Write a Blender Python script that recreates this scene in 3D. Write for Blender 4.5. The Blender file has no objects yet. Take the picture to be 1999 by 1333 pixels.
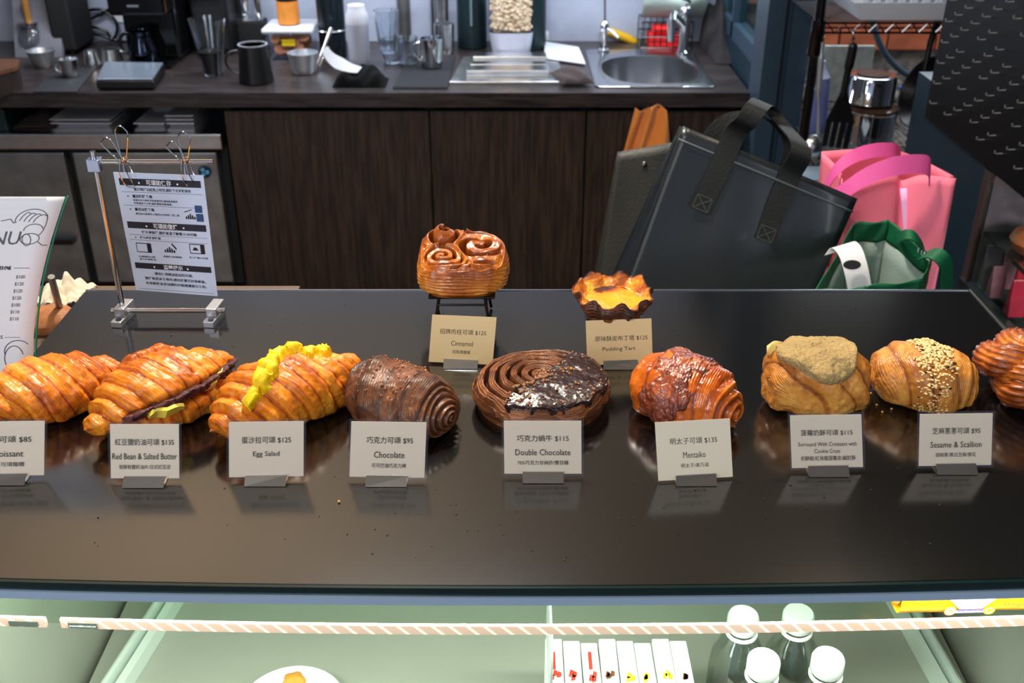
import bpy, bmesh, math, random
import numpy as np
from mathutils import Vector, Matrix
R = math.radians
rnd = random.Random(7)
S = bpy.context.scene
COL = S.collection

# ------------------------------------------------------------------ camera
EYE = 1.76; F = 2050.0; P = R(28.13)
SP, CP = math.sin(P), math.cos(P)
cam = bpy.data.cameras.new('camera'); camo = bpy.data.objects.new('camera', cam); COL.objects.link(camo)
camo.location = (0, 0, EYE); camo.rotation_euler = (R(90) - P, 0, 0)
cam.sensor_width = 36; cam.lens = F / 1999 * 36; cam.clip_start = .02; cam.clip_end = 60
cam.dof.use_dof = True; cam.dof.focus_distance = 1.08; cam.dof.aperture_fstop = 10
S.camera = camo
S.view_settings.view_transform = 'Standard'; S.view_settings.look = 'None'
S.view_settings.exposure = 0.0; S.view_settings.gamma = 1; S.view_settings.use_curve_mapping = False

# ------------------------------------------------------------------ light
W = bpy.data.worlds.new('world'); S.world = W; W.use_nodes = True
W.node_tree.nodes['Background'].inputs[0].default_value = (.50, .62, .85, 1)
W.node_tree.nodes['Background'].inputs[1].default_value = .55
def area(name, loc, target, size, power, color, sy=None, spread=None):
    l = bpy.data.lights.new(name, 'AREA'); l.energy = power; l.color = color; l.size = size
    if sy: l.shape = 'RECTANGLE'; l.size_y = sy
    if spread: l.spread = R(spread)
    o = bpy.data.objects.new(name, l); COL.objects.link(o); o.location = loc
    o.rotation_euler = (Vector(target) - Vector(loc)).to_track_quat('-Z', 'Y').to_euler()
    return o
area('counter_downlight', (-.25, 1.55, 2.62), (-.05, .95, 1.2), .12, 30, (1, .84, .62))
area('counter_downlight', (.75, 1.75, 2.62), (.25, 1.0, 1.2), .12, 9, (1, .86, .68))
area('front_ceiling_light', (-.5, -.5, 2.65), (0, .9, 1.2), .5, 20, (1, .93, .84))
area('streak_fill', (-2.1, -1.0, 1.75), (-.4, 2.4, .9), .5, 22, (.86, .93, 1), 1.9)  # added tall lamp behind the camera, draws upright streaks on the steel
area('streak_fill', (2.0, -.9, 1.9), (.4, 2.4, .9), .4, 16, (.86, .93, 1), 1.7)  # its pair on the right, also added for the streaks
area('back_fill_strip', (-.9, 3.78, 1.47), (-.9, 3.72, .85), 1.5, 17, (.82, .90, 1), .03)  # added strip for the worktop, kept out of the board's reflection
area('back_fill_strip', (.35, 3.78, 1.47), (.35, 3.72, .85), .7, 11, (.82, .90, 1), .03)  # second added strip, puts highlights on the steel ware
area('aisle_light', (-.2, 1.95, 2.70), (-.2, 2.9, 0), .6, 24, (.84, .91, 1))
area('upper_wall_fill', (-.6, 4.02, 2.34), (-.6, 3.9, 2.75), 2.6, 5, (.62, .76, 1), .05)  # added cool lamp, tints the upper wall mirrored in the board
area('warm_uplight', (-1.1, 2.6, 1.75), (-.9, 2.75, 2.75), .6, 36, (1, .85, .68))
area('niche_daylight', (1.4, 3.85, 1.9), (1.35, 3.5, .8), .7, 16, (.86, .93, 1), .6)
area('side_case_fill', (1.12, 1.75, 1.03), (1.12, 1.78, .8), .12, 3.5, (1, .86, .84))  # added lamp, lifts the dark interior behind the glass
area('case_tube_light', (.02, .70, 1.168), (.02, .90, .8), 1.05, 8.5, (1, .985, .94), .015)

# ------------------------------------------------------------------ projection helpers (photo pixel of the 1999x1333 frame -> place)
def ray(px, py):
    u = (px - 999.5) / F; v = (py - 666.5) / F
    return Vector((u, CP - v * SP, -(SP + v * CP)))
def U(px, py, z):
    d = ray(px, py); t = (z - EYE) / d.z
    return Vector((d.x * t, d.y * t, z))
def UY(px, py, Y):
    d = ray(px, py); t = Y / d.y
    return Vector((d.x * t, Y, EYE + d.z * t))
def UX(px, py, X):
    d = ray(px, py); t = X / d.x
    return Vector((X, d.y * t, EYE + d.z * t))
def depth(p): return p[1] * CP + (EYE - p[2]) * SP
def mpp(p): return depth(p) / F
def proj(p):
    Z = depth(p); y = -p[1] * SP + (EYE - p[2]) * CP
    return 999.5 + p[0] / Z * F, 666.5 + y / Z * F

# ------------------------------------------------------------------ materials
def lin(r, g, b):
    f = lambda c: (c / 255 / 12.92) if c / 255 <= .04045 else ((c / 255 + .055) / 1.055) ** 2.4
    return (f(r), f(g), f(b), 1)
MATS = {}
def mat(name, col=(128, 128, 128), rough=.5, metal=0, var=0, vscale=20, bump=0, bscale=60, trans=0, ior=1.45,
        coat=0, emit=0, stretch=(1, 1, 1), alpha=1, spec=.5, aniso=0, sheen=0):
    if name in MATS: return MATS[name]
    m = bpy.data.materials.new(name); MATS[name] = m; m.use_nodes = True
    nt = m.node_tree; b = nt.nodes['Principled BSDF']; c = lin(*col)
    b.inputs['Base Color'].default_value = c; b.inputs['Roughness'].default_value = rough
    b.inputs['Metallic'].default_value = metal; b.inputs['IOR'].default_value = ior
    b.inputs['Transmission Weight'].default_value = trans; b.inputs['Coat Weight'].default_value = coat
    b.inputs['Coat Roughness'].default_value = .08; b.inputs['Alpha'].default_value = alpha
    b.inputs['Specular IOR Level'].default_value = spec; b.inputs['Sheen Weight'].default_value = sheen
    b.inputs['Anisotropic'].default_value = aniso
    if emit: b.inputs['Emission Color'].default_value = c; b.inputs['Emission Strength'].default_value = emit
    if var or bump:
        tc = nt.nodes.new('ShaderNodeTexCoord'); mp = nt.nodes.new('ShaderNodeMapping')
        mp.inputs['Scale'].default_value = stretch; nt.links.new(tc.outputs['Object'], mp.inputs[0])
    if var:
        n = nt.nodes.new('ShaderNodeTexNoise'); n.inputs['Scale'].default_value = vscale; n.inputs['Detail'].default_value = 6
        nt.links.new(mp.outputs[0], n.inputs[0])
        r = nt.nodes.new('ShaderNodeValToRGB'); r.color_ramp.elements[0].position = .3; r.color_ramp.elements[1].position = .7
        r.color_ramp.elements[0].color = tuple(x * (1 - var) for x in c[:3]) + (1,)
        r.color_ramp.elements[1].color = tuple(min(1, x * (1 + var)) for x in c[:3]) + (1,)
        nt.links.new(n.outputs[0], r.inputs[0]); nt.links.new(r.outputs[0], b.inputs['Base Color'])
    if bump:
        n2 = nt.nodes.new('ShaderNodeTexNoise'); n2.inputs['Scale'].default_value = bscale; n2.inputs['Detail'].default_value = 4
        bp = nt.nodes.new('ShaderNodeBump'); bp.inputs['Strength'].default_value = bump; bp.inputs['Distance'].default_value = .004
        nt.links.new(mp.outputs[0], n2.inputs[0]); nt.links.new(n2.outputs[0], bp.inputs['Height']); nt.links.new(bp.outputs[0], b.inputs['Normal'])
    return m
def pane_mat(name, tint=(225, 240, 235), refl=.08, rough=.02):
    if name in MATS: return MATS[name]
    m = bpy.data.materials.new(name); MATS[name] = m; m.use_nodes = True; nt = m.node_tree
    nt.nodes.remove(nt.nodes['Principled BSDF']); out = nt.nodes['Material Output']
    t = nt.nodes.new('ShaderNodeBsdfTransparent'); t.inputs[0].default_value = lin(*tint)
    g = nt.nodes.new('ShaderNodeBsdfGlossy'); g.inputs['Roughness'].default_value = rough
    fr = nt.nodes.new('ShaderNodeLayerWeight'); pw = nt.nodes.new('ShaderNodeMath'); pw.operation = 'POWER'; pw.inputs[1].default_value = 4.5
    mx = nt.nodes.new('ShaderNodeMixShader'); ad = nt.nodes.new('ShaderNodeMath'); ad.operation = 'MULTIPLY_ADD'; ad.inputs[1].default_value = .6; ad.inputs[2].default_value = refl * .4
    nt.links.new(fr.outputs['Facing'], pw.inputs[0]); nt.links.new(pw.outputs[0], ad.inputs[0]); nt.links.new(ad.outputs[0], mx.inputs[0])
    nt.links.new(t.outputs[0], mx.inputs[1]); nt.links.new(g.outputs[0], mx.inputs[2]); nt.links.new(mx.outputs[0], out.inputs[0])
    return m
def stripe_mat(name, c1, c2, scale, axis='X', rough=.5, dist=3, bump=.15, squash=(1, 1, 1), thin=.5):
    """long grain lines: wave + stretched noise"""
    if name in MATS: return MATS[name]
    m = mat(name, c1, rough); nt = m.node_tree; b = nt.nodes['Principled BSDF']
    tc = nt.nodes.new('ShaderNodeTexCoord'); mp = nt.nodes.new('ShaderNodeMapping'); mp.inputs['Scale'].default_value = squash
    w = nt.nodes.new('ShaderNodeTexNoise'); w.inputs['Scale'].default_value = scale; w.inputs['Detail'].default_value = 8; w.inputs['Roughness'].default_value = .7
    r = nt.nodes.new('ShaderNodeValToRGB'); r.color_ramp.elements[0].position = .40; r.color_ramp.elements[1].position = .62
    r.color_ramp.elements[0].color = lin(*c1); r.color_ramp.elements[1].color = lin(*c2)
    nt.links.new(tc.outputs['Object'], mp.inputs[0]); nt.links.new(mp.outputs[0], w.inputs[0]); nt.links.new(w.outputs[0], r.inputs[0]); nt.links.new(r.outputs[0], b.inputs['Base Color'])
    bp = nt.nodes.new('ShaderNodeBump'); bp.inputs['Strength'].default_value = bump; bp.inputs['Distance'].default_value = .001
    nt.links.new(w.outputs[0], bp.inputs['Height']); nt.links.new(bp.outputs[0], b.inputs['Normal'])
    return m
def crust_mat(name, cols, rough=.40, coat=.12, bump=.35, bscale=170):
    """browning comes from the 'bake' attribute stored on the dough"""
    if name in MATS: return MATS[name]
    m = mat(name, (200, 120, 40), rough, coat=coat); nt = m.node_tree; b = nt.nodes['Principled BSDF']
    b.inputs['Coat Roughness'].default_value = .22
    at = nt.nodes.new('ShaderNodeAttribute'); at.attribute_name = 'bake'
    tc = nt.nodes.new('ShaderNodeTexCoord'); n = nt.nodes.new('ShaderNodeTexNoise'); n.inputs['Scale'].default_value = bscale; n.inputs['Detail'].default_value = 6
    nt.links.new(tc.outputs['Object'], n.inputs[0])
    ma = nt.nodes.new('ShaderNodeMath'); ma.operation = 'MULTIPLY_ADD'; ma.inputs[1].default_value = .34; ma.inputs[2].default_value = -.17
    nt.links.new(n.outputs[0], ma.inputs[0]); ad = nt.nodes.new('ShaderNodeMath'); ad.operation = 'ADD'
    nt.links.new(at.outputs['Fac'], ad.inputs[0]); nt.links.new(ma.outputs[0], ad.inputs[1])
    r = nt.nodes.new('ShaderNodeValToRGB'); el = r.color_ramp.elements
    while len(el) < len(cols): el.new(.5)
    for i, c in enumerate(cols): el[i].position = i / (len(cols) - 1); el[i].color = lin(*c)
    nt.links.new(ad.outputs[0], r.inputs[0]); nt.links.new(r.outputs[0], b.inputs['Base Color'])
    bp = nt.nodes.new('ShaderNodeBump'); bp.inputs['Strength'].default_value = bump; bp.inputs['Distance'].default_value = .0015
    nt.links.new(n.outputs[0], bp.inputs['Height']); nt.links.new(bp.outputs[0], b.inputs['Normal'])
    b.inputs['Subsurface Weight'].default_value = 0
    return m

steel = mat('brushed_steel', (224, 226, 230), .22, 1, var=.08, vscale=40, aniso=.4)
chrome = mat('chrome', (225, 228, 232), .08, 1)
dsteel = mat('dull_steel', (150, 152, 152), .33, .9, var=.2, vscale=14)
alu = mat('aluminium', (205, 208, 215), .36, .9)
black = mat('black_plastic', (11, 11, 13), .38, var=.15, vscale=30)
gblack = mat('gloss_black', (9, 9, 11), .12, coat=.4)
mblack = mat('matt_black', (17, 18, 20), .7, bump=.2)
rubber = mat('black_rubber', (30, 30, 36), .6)
white = mat('white_plastic', (196, 198, 206), .35)
paper = mat('paper', (222, 224, 230), .55)
ink = mat('black_ink', (22, 24, 30), .6)
wink = mat('white_ink', (225, 232, 240), .6)
glass = mat('clear_glass', (240, 246, 250), .02, trans=1, ior=1.45)
pane = pane_mat('glass_pane')
film = pane_mat('plastic_film', (232, 234, 240), .10, .12)

# ------------------------------------------------------------------ objects
def tag(o, label=None, cat=None, group=None, kind=None):
    if label: o['label'] = label
    if cat: o['category'] = cat
    if group: o['group'] = group
    if kind: o['kind'] = kind
    return o
def thing(name, loc, label, cat, group=None):
    o = bpy.data.objects.new(name, None); COL.objects.link(o); o.location = loc; o.empty_display_size = .02
    ORG[o.name] = Vector(loc)
    return tag(o, label, cat, group)
ORG = {}
BOW = lambda x: .009 * (x / .42) ** 2
class MB:
    def __init__(s, T=None): s.v = []; s.f = []; s.sm = []; s.T = T or Matrix()
    def add(s, vs, fs, smooth=False, M=None):
        n = len(s.v); T = s.T @ M if M is not None else s.T
        s.v += [T @ Vector(v) for v in vs]; s.f += [tuple(i + n for i in f) for f in fs]; s.sm += [smooth] * len(fs); return s
    def box(s, x0, x1, y0, y1, z0, z1, b=0, M=None):
        bm = bmesh.new(); bmesh.ops.create_cube(bm, size=1)
        for v in bm.verts: v.co = Vector((x0 + (v.co.x + .5) * (x1 - x0), y0 + (v.co.y + .5) * (y1 - y0), z0 + (v.co.z + .5) * (z1 - z0)))
        if b: bmesh.ops.bevel(bm, geom=bm.edges[:], offset=b, segments=2, affect='EDGES', profile=.5)
        return s.bm(bm, bool(b) and False, M)
    def bm(s, bm, smooth, M=None):
        bm.verts.index_update(); s.add([v.co.copy() for v in bm.verts], [[v.index for v in f.verts] for f in bm.faces], smooth, M); bm.free(); return s
    def tube(s, pts, r, n=10, closed=False, cap=True, flat=None):
        pts = [Vector(p) for p in pts]; m = len(pts); rr = r if isinstance(r, (list, tuple)) else [r] * m
        vs = []; up = None
        for i, p in enumerate(pts):
            a = pts[(i - 1) % m] if (closed or i > 0) else p; c = pts[(i + 1) % m] if (closed or i < m - 1) else p
            t = (c - a).normalized()
            if up is None: up = Vector((0, 0, 1)) if abs(t.z) < .9 else Vector((1, 0, 0))
            x = t.cross(up).normalized(); up = x.cross(t).normalized()
            for k in range(n):
                q = 2 * math.pi * k / n; vs.append(p + x * (math.cos(q) * rr[i] * (flat or 1)) + up * (math.sin(q) * rr[i]))
        fs = []
        for i in range(m if closed else m - 1):
            j = (i + 1) % m
            for k in range(n): fs.append((i * n + k, i * n + (k + 1) % n, j * n + (k + 1) % n, j * n + k))
        if cap and not closed: fs += [tuple(range(n))[::-1], tuple((m - 1) * n + k for k in range(n))]
        return s.add(vs, fs, True)
    def ribbon(s, pts, widths, t=.0015):
        """pts list of centre points, widths list of half-width vectors -> thin band with thickness"""
        vs = []; m = len(pts)
        for i, (p, w) in enumerate(zip(pts, widths)):
            p = Vector(p); w = Vector(w); a = Vector(pts[max(0, i - 1)]); c = Vector(pts[min(m - 1, i + 1)])
            n = (c - a).cross(w).normalized() * t
            vs += [p - w - n, p + w - n, p + w + n, p - w + n]
        fs = [(0, 1, 2, 3), tuple((m - 1) * 4 + k for k in (3, 2, 1, 0))]
        for i in range(m - 1):
            for k in range(4): fs.append((i * 4 + k, i * 4 + (k + 1) % 4, i * 4 + 4 + (k + 1) % 4, i * 4 + 4 + k))
        return s.add(vs, fs, True)
    def lathe(s, prof, c=(0, 0, 0), n=40, M=None, sx=1, sy=1, flute=0, nf=9):
        vs = []; fs = []; m = len(prof)
        for r, z in prof:
            for k in range(n):
                q = 2 * math.pi * k / n; rr = r * (1 + flute * (math.cos(nf * q)))
                vs.append((c[0] + rr * math.cos(q) * sx, c[1] + rr * math.sin(q) * sy, c[2] + z))
        for i in range(m - 1):
            for k in range(n): fs.append((i * n + k, i * n + (k + 1) % n, (i + 1) * n + (k + 1) % n, (i + 1) * n + k))
        if prof[0][0] > 1e-6: fs.append(tuple(range(n))[::-1])
        if prof[-1][0] > 1e-6: fs.append(tuple((m - 1) * n + k for k in range(n)))
        return s.add(vs, fs, True, M)
    def bowed(s, x0, x1, y0, y1, z0, z1, bf=1, bb=0, n=28):
        # slab whose front (and back) edge follows the gently curved counter front
        xs = [x0 + (x1 - x0) * k / n for k in range(n + 1)]
        return s.prism([(x, y0 + bf * BOW(x)) for x in xs] + [(x, y1 + bb * BOW(x)) for x in reversed(xs)], z0, z1)
    def prism(s, poly, z0, z1, M=None):
        n = len(poly); vs = [(x, y, z0) for x, y in poly] + [(x, y, z1) for x, y in poly]
        fs = [tuple(range(n))[::-1], tuple(range(n, 2 * n))] + [(i, (i + 1) % n, n + (i + 1) % n, n + i) for i in range(n)]
        return s.add(vs, fs, False, M)
    def hull8(s, c):   # 8 corners: bottom 4 then top 4
        return s.add(c, [(3, 2, 1, 0), (4, 5, 6, 7), (0, 1, 5, 4), (1, 2, 6, 5), (2, 3, 7, 6), (3, 0, 4, 7)])
    def grid(s, fn, nu, nv, t=0, closed_u=False):
        vs = [fn(i / (nu - 1), j / (nv - 1)) for i in range(nu) for j in range(nv)]
        fs = [(i * nv + j, (i + 1) * nv + j, (i + 1) * nv + j + 1, i * nv + j + 1) for i in range(nu - 1) for j in range(nv - 1)]
        return s.add(vs, fs, True)
    def build(s, name, m, parent=None, label=None, kind=None, world=True, solid=0, bevel=0, sub=0):
        org = Vector((0, 0, 0))
        if parent is not None: org = ORG.get(parent.name, org)
        me = bpy.data.meshes.new(name); me.from_pydata([tuple(Vector(v) - org) for v in s.v], [], s.f)
        me.polygons.foreach_set('use_smooth', s.sm)
        if m: me.materials.append(m)
        bm = bmesh.new(); bm.from_mesh(me); bmesh.ops.recalc_face_normals(bm, faces=bm.faces)
        if any(s.sm) :
            for e in bm.edges:
                if len(e.link_faces) == 2 and e.calc_face_angle(0) > R(48): e.smooth = False
        bm.to_mesh(me); bm.free()
        o = bpy.data.objects.new(name, me); COL.objects.link(o)
        if parent is not None: o.parent = parent; ORG[o.name] = org
        if solid: md = o.modifiers.new('solid', 'SOLIDIFY'); md.thickness = solid; md.offset = 0
        if bevel: md = o.modifiers.new('bevel', 'BEVEL'); md.width = bevel; md.segments = 2; md.limit_method = 'ANGLE'
        if sub: md = o.modifiers.new('sub', 'SUBSURF'); md.levels = sub; md.render_levels = sub
        if label: o['label'] = label
        if kind: o['kind'] = kind
        return o
    def single(s, name, m, label, cat, group=None, **k):
        """a thing that is one mesh, origin at its base"""
        lo = [min(v[i] for v in s.v) for i in range(3)]; hi = [max(v[i] for v in s.v) for i in range(3)]
        c = Vector(((lo[0] + hi[0]) / 2, (lo[1] + hi[1]) / 2, lo[2])); s.v = [v - c for v in s.v]
        o = s.build(name, m, **k); o.location = c; ORG[o.name] = c
        return tag(o, label, cat, group)
def struct(name, mb, m, **k):
    o = mb.build(name, m, **k); o['kind'] = 'structure'; return o
def copy_tree(o, parent=None):
    c = o.copy(); COL.objects.link(c); c.parent = parent
    if parent is None: ORG[c.name] = ORG.get(o.name)
    for ch in list(o.children): copy_tree(ch, c)
    return c
def bez(p0, p1, p2, p3, n=12):
    p0, p1, p2, p3 = map(Vector, (p0, p1, p2, p3)); o = []
    for i in range(n + 1):
        t = i / n; o.append(p0 * (1 - t) ** 3 + p1 * 3 * t * (1 - t) ** 2 + p2 * 3 * t * t * (1 - t) + p3 * t ** 3)
    return o
def smooth_path(pts, n=6):
    pts = [Vector(p) for p in pts]; o = []
    for i in range(len(pts) - 1):
        a = pts[max(0, i - 1)]; b = pts[i]; c = pts[i + 1]; d = pts[min(len(pts) - 1, i + 2)]
        for k in range(n):
            t = k / n; o.append(.5 * ((2 * b) + (c - a) * t + (2 * a - 5 * b + 4 * c - d) * t * t + (3 * b - a - 3 * c + d) * t ** 3))
    o.append(pts[-1]); return o

# text: queued, converted together at the end, mapped on a flat sheet by fn(a,b)->world point
TEXT = []
def text(s, fn, a0, b0, w, h, m, parent, name='lettering', bold=0):
    """fills the box a0..a0+w, b0..b0+h"""
    TEXT.append((s, fn, a0, b0, w, h, m, parent, name, bold))
def flush_text():
    jobs = []
    for s, *r in TEXT:
        c = bpy.data.curves.new('lettering', 'FONT'); c.body = s; c.size = 1; c.resolution_u = 2; c.offset = r[-1]
        o = bpy.data.objects.new('tmp_text', c); COL.objects.link(o); jobs.append((o, c, r))
    dg = bpy.context.evaluated_depsgraph_get(); dg.update()
    for o, c, (fn, a0, b0, w, h, m, parent, name, bold) in jobs:
        me = bpy.data.meshes.new_from_object(o.evaluated_get(dg)); bpy.data.objects.remove(o)
        if not len(me.vertices): continue
        xs = [v.co.x for v in me.vertices]; ys = [v.co.y for v in me.vertices]
        x0, x1, y0, y1 = min(xs), max(xs), min(ys), max(ys); org = ORG.get(parent.name, Vector())
        for v in me.vertices:
            v.co = Vector(fn(a0 + (v.co.x - x0) / (x1 - x0) * w, b0 + (v.co.y - y0) / (y1 - y0) * h)) - org
        me.materials.clear(); me.materials.append(m); me.name = name
        q = bpy.data.objects.new(name, me); COL.objects.link(q); q.parent = parent
def decal(fn, polys, m, parent, name='printed_line'):
    mb = MB()
    for p in polys: mb.add([fn(a, b) for a, b in p], [tuple(range(len(p)))])
    return mb.build(name, m, parent)
def rect(a0, a1, b0, b1): return [(a0, b0), (a1, b0), (a1, b1), (a0, b1)]
def linep(pts, w):
    """polyline as quads in sheet coordinates"""
    o = []
    for (x0, y0), (x1, y1) in zip(pts[:-1], pts[1:]):
        dx, dy = x1 - x0, y1 - y0; l = math.hypot(dx, dy) or 1; nx, ny = -dy / l * w / 2, dx / l * w / 2
        o.append([(x0 - nx, y0 - ny), (x1 - nx, y1 - ny), (x1 + nx, y1 + ny), (x0 + nx, y0 + ny)])
    return o

# =================================================================== the room
ZC = .85; YF = 3.44; YW = 4.22
concrete = mat('pale_concrete', (152, 158, 176), .6, var=.18, vscale=5, bump=.1, bscale=25)
plaster = mat('grey_plaster', (88, 92, 104), .8, var=.1, vscale=3)
ceil_m = mat('warm_plaster', (172, 158, 140), .8, var=.08, vscale=3)
floor_m = mat('brown_tile', (120, 98, 80), .5, var=.15, vscale=8)
teal = mat('teal_steel', (44, 62, 78), .42, .2, var=.12, vscale=8)
teal_d = mat('dark_teal_steel', (18, 40, 54), .38, .2, var=.15, vscale=6)
wood_v = stripe_mat('dark_wood_laminate', (26, 17, 12), (58, 42, 32), 9, squash=(9, 9, .55), rough=.45, bump=.1)
wood_t = stripe_mat('worktop_laminate', (27, 23, 23), (60, 51, 51), 14, squash=(.5, 6, 6), rough=.32, bump=.05)
brick_m = mat('red_brick', (186, 98, 66), .85, var=.3, vscale=9, bump=.6, bscale=60)
mortar = mat('mortar_rubble', (132, 122, 116), .95, var=.5, vscale=24, bump=1, bscale=60)

struct('floor', MB().box(-2.8, 2.6, -1.2, 5, -.05, 0), floor_m)
struct('ceiling', MB().box(-2.8, 2.6, -1.2, 5, 2.75, 2.8), ceil_m)
struct('wall_back', MB().box(-2.8, .79, YW, YW + .1, 0, 2.75), concrete)
struct('wall_left', MB().box(-2.9, -2.8, -1.2, 5, 0, 2.75), plaster)
struct('wall_right', MB().box(2.0, 2.1, -1.2, 5, 0, 2.75), plaster)
struct('added_overhead_block', MB().box(-2.75, .78, 3.86, YW - .001, 1.50, 2.30), mat('unseen_dark_block', (40, 46, 56), .5))  # unseen block under the ceiling, added to darken what the board reflects
wn = struct('wall_niche', MB().box(.93, 2.0, 4.42, 4.5, 0, 2.75), mortar)
# brick courses of the outside wall
bme = None
for row in range(8):
    z = .775 + row * .092
    for k in range(6):
        x = .95 + k * .20 + (row % 2) * .10
        if x > 1.8: continue
        if bme is None:
            b = MB().box(0, .192, 0, .03, 0, .084, b=.004).build('brick', brick_m, wn); bme = b
        else:
            b = bme.copy(); COL.objects.link(b)
        b.location = (x, 4.395 - rnd.uniform(0, .008), z)
# rubble shelf under the bricks
rb = MB()
for i in range(260):
    q = rnd.uniform(.008, .03); x = rnd.uniform(1.1, 1.9); y = rnd.uniform(4.0, 4.34); bmx = bmesh.new(); bmesh.ops.create_icosphere(bmx, subdivisions=1, radius=q)
    for v in bmx.verts: v.co *= rnd.uniform(.7, 1.3)
    rb.bm(bmx, False, Matrix.Translation((x, y, .50 + (y - 4.0) * .6)))
rb.prism([(1.02, 3.98), (1.98, 3.98), (1.98, 4.41), (1.02, 4.41)], 0, .50)
o = rb.build('rubble_ledge', mortar, kind='stuff'); o['label'] = 'grey rubble and broken mortar under the red bricks'; o['category'] = 'rubble'

# side wall between counter and niche: low wall, steel sill, glass
struct('trim_1', MB().box(.795, .93, 3.47, 4.3, 0, .93), teal_d)
w1 = struct('window_1', MB().box(.80, .85, 3.47, YW, .93, .985).box(.80, .85, 4.12, 4.22, .93, 2.7).box(.80, .85, 3.9, 3.93, .93, 2.7), teal)
MB().box(.822, .828, 3.5, 3.9, .985, 2.7).build('pane', pane, w1)
MB().box(.822, .828, 3.93, 4.12, .985, 2.7).build('pane', pane, w1)
# steel column with a groove
c = MB().prism([(.785, 3.31), (.84, 3.31), (.84, 3.335), (.862, 3.335), (.862, 3.31), (.925, 3.31), (.925, 3.47), (.785, 3.47)], 0, 2.75)
struct('trim_2', c, teal)

# =================================================================== back counter
HX0, HX1, HY0, HY1 = .315, .665, 3.53, 4.02
slab = MB(); X0 = -2.3; X1 = .785
for a in ((X0, HX0, YF, YW), (HX1, X1, YF, YW), (HX0, HX1, YF, HY0), (HX0, HX1, HY1, YW)): slab.box(a[0], a[1], a[2], a[3], ZC - .048, ZC)
slab.single('worktop', wood_t, 'long dark wood laminate worktop along the back wall', 'worktop')

def cabinet(xa, xb, label):
    t = thing('base_cabinet', ((xa + xb) / 2, 3.8, 0), label, 'cabinet')
    MB().box(xa, xb, 3.50, 4.2, .08, .55).box(xa, xa + .018, 3.49, 4.2, .55, .795).box(xb - .018, xb, 3.49, 4.2, .55, .795).build('body', mblack, t)
    MB().box(xa + .003, xb - .003, 3.463, 3.485, .10, .782, b=.0015).build('door', wood_v, t)
    MB().box(xa, xb, 3.54, 3.56, 0, .08).build('plinth', mblack, t)
    return t
xs = [UY(p, 215, 3.463).x for p in (435, 838, 1145, 1440)]
cabinet(xs[0], xs[1], 'widest dark wood cabinet door, right next to the steel fridge')
cabinet(xs[1], xs[2], 'middle dark wood cabinet door behind the glazed cinnamon bun')
cabinet(xs[2], xs[3], 'dark wood cabinet door with the orange cloth hanging on it')

# undercounter fridge
fx1 = UY(432, 275, 3.47).x; gx = UY(143, 300, 3.5).x
t = thing('undercounter_fridge', ((fx1 - 2.2) / 2, 3.8, 0), 'stainless steel undercounter fridge with two doors', 'fridge')
ft = UY(430, 262, 3.47).z; fb = UY(430, 292, 3.47).z
MB().box(-2.2, fx1, 3.47, 4.2, fb, ft, b=.004).build('top_panel', steel, t)
MB().box(-2.2, fx1, 3.53, 4.2, .12, fb - .001).build('body', mblack, t)
for a, b in ((-2.2, gx - .03), (gx, fx1 - .03)):
    d = MB().box(a, b, 3.49, 3.528, .14, fb - .018, b=.004).build('door', dsteel, t)
    MB().box(b - .16 if b < -1.2 else a - .02, b - .02 if b < -1.2 else a, 3.46, 3.489, .30, .32).build('door_handle', gblack, d) if b < -1.2 else None
bp = UY(400, 335, 3.488)
m = MB(); m.lathe([(0, 0), (.022, 0), (.022, .006), (0, .006)], M=Matrix.Translation((bp.x, 3.489, bp.z)) @ Matrix.Rotation(R(90), 4, 'X'), n=28)
bd = m.build('badge', mat('navy_badge', (12, 30, 48), .3), t, label='round dark blue badge on the door')
m = MB()
for q in (0, 2.1, 4.2): m.lathe([(0, 0), (.007, 0), (.007, .002), (0, .002)], M=Matrix.Translation((bp.x + .01 * math.cos(q), 3.4825, bp.z + .01 * math.sin(q))) @ Matrix.Rotation(R(90), 4, 'X'), n=14)
m.build('mark', mat('badge_mark', (90, 160, 200), .4), bd)
for x in (-1.9, -1.05): MB().lathe([(.02, 0), (.02, .12)], (x, 3.6, 0), n=12).build('foot', black, t)

# trays and pans lying on the fridge
def tray(px0, px1, py, n, label, ang=0):
    for k in range(n):
        p = UY((px0 + px1) / 2, py, 3.56); w = (px1 - px0) * mpp(p) / 2; z = ft + .001 + k * .0135
        M = Matrix.Translation((p.x, 3.66, z)) @ Matrix.Rotation(R(ang), 4, 'Z')
        m = MB(M); d = .10
        vs = [(-w * .85, -d * .8, 0), (w * .85, -d * .8, 0), (w * .85, d * .8, 0), (-w * .85, d * .8, 0), (-w, -d, .011), (w, -d, .011), (w, d, .011), (-w, d, .011),
              (-w * 1.04, -d * 1.06, .011), (w * 1.04, -d * 1.06, .011), (w * 1.04, d * 1.06, .011), (-w * 1.04, d * 1.06, .011)]
        fs = [(0, 1, 2, 3)] + [(i, (i + 1) % 4, 4 + (i + 1) % 4, 4 + i) for i in range(4)] + [(4 + i, 4 + (i + 1) % 4, 8 + (i + 1) % 4, 8 + i) for i in range(4)]
        m.add(vs, fs); pos = {1: ['']}.get(n, ['bottom one ', 'second one ', 'top one '][:n])
        m.single('steel_tray', mat('tray_steel', (225, 222, 225), .3, .3), label[k], 'tray', 'steel trays lying on the fridge', solid=.002)
tray(104, 218, 252, 2, ['wide shallow steel tray on the fridge, lower of two', 'wide shallow steel tray on the fridge, upper of two'])
tray(265, 322, 254, 1, ['small flat steel tray on the fridge in the middle'])
tray(328, 380, 254, 3, ['steel tray by the cabinet end, bottom of three', 'steel tray by the cabinet end, middle of three', 'steel tray by the cabinet end, top of three'])
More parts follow.
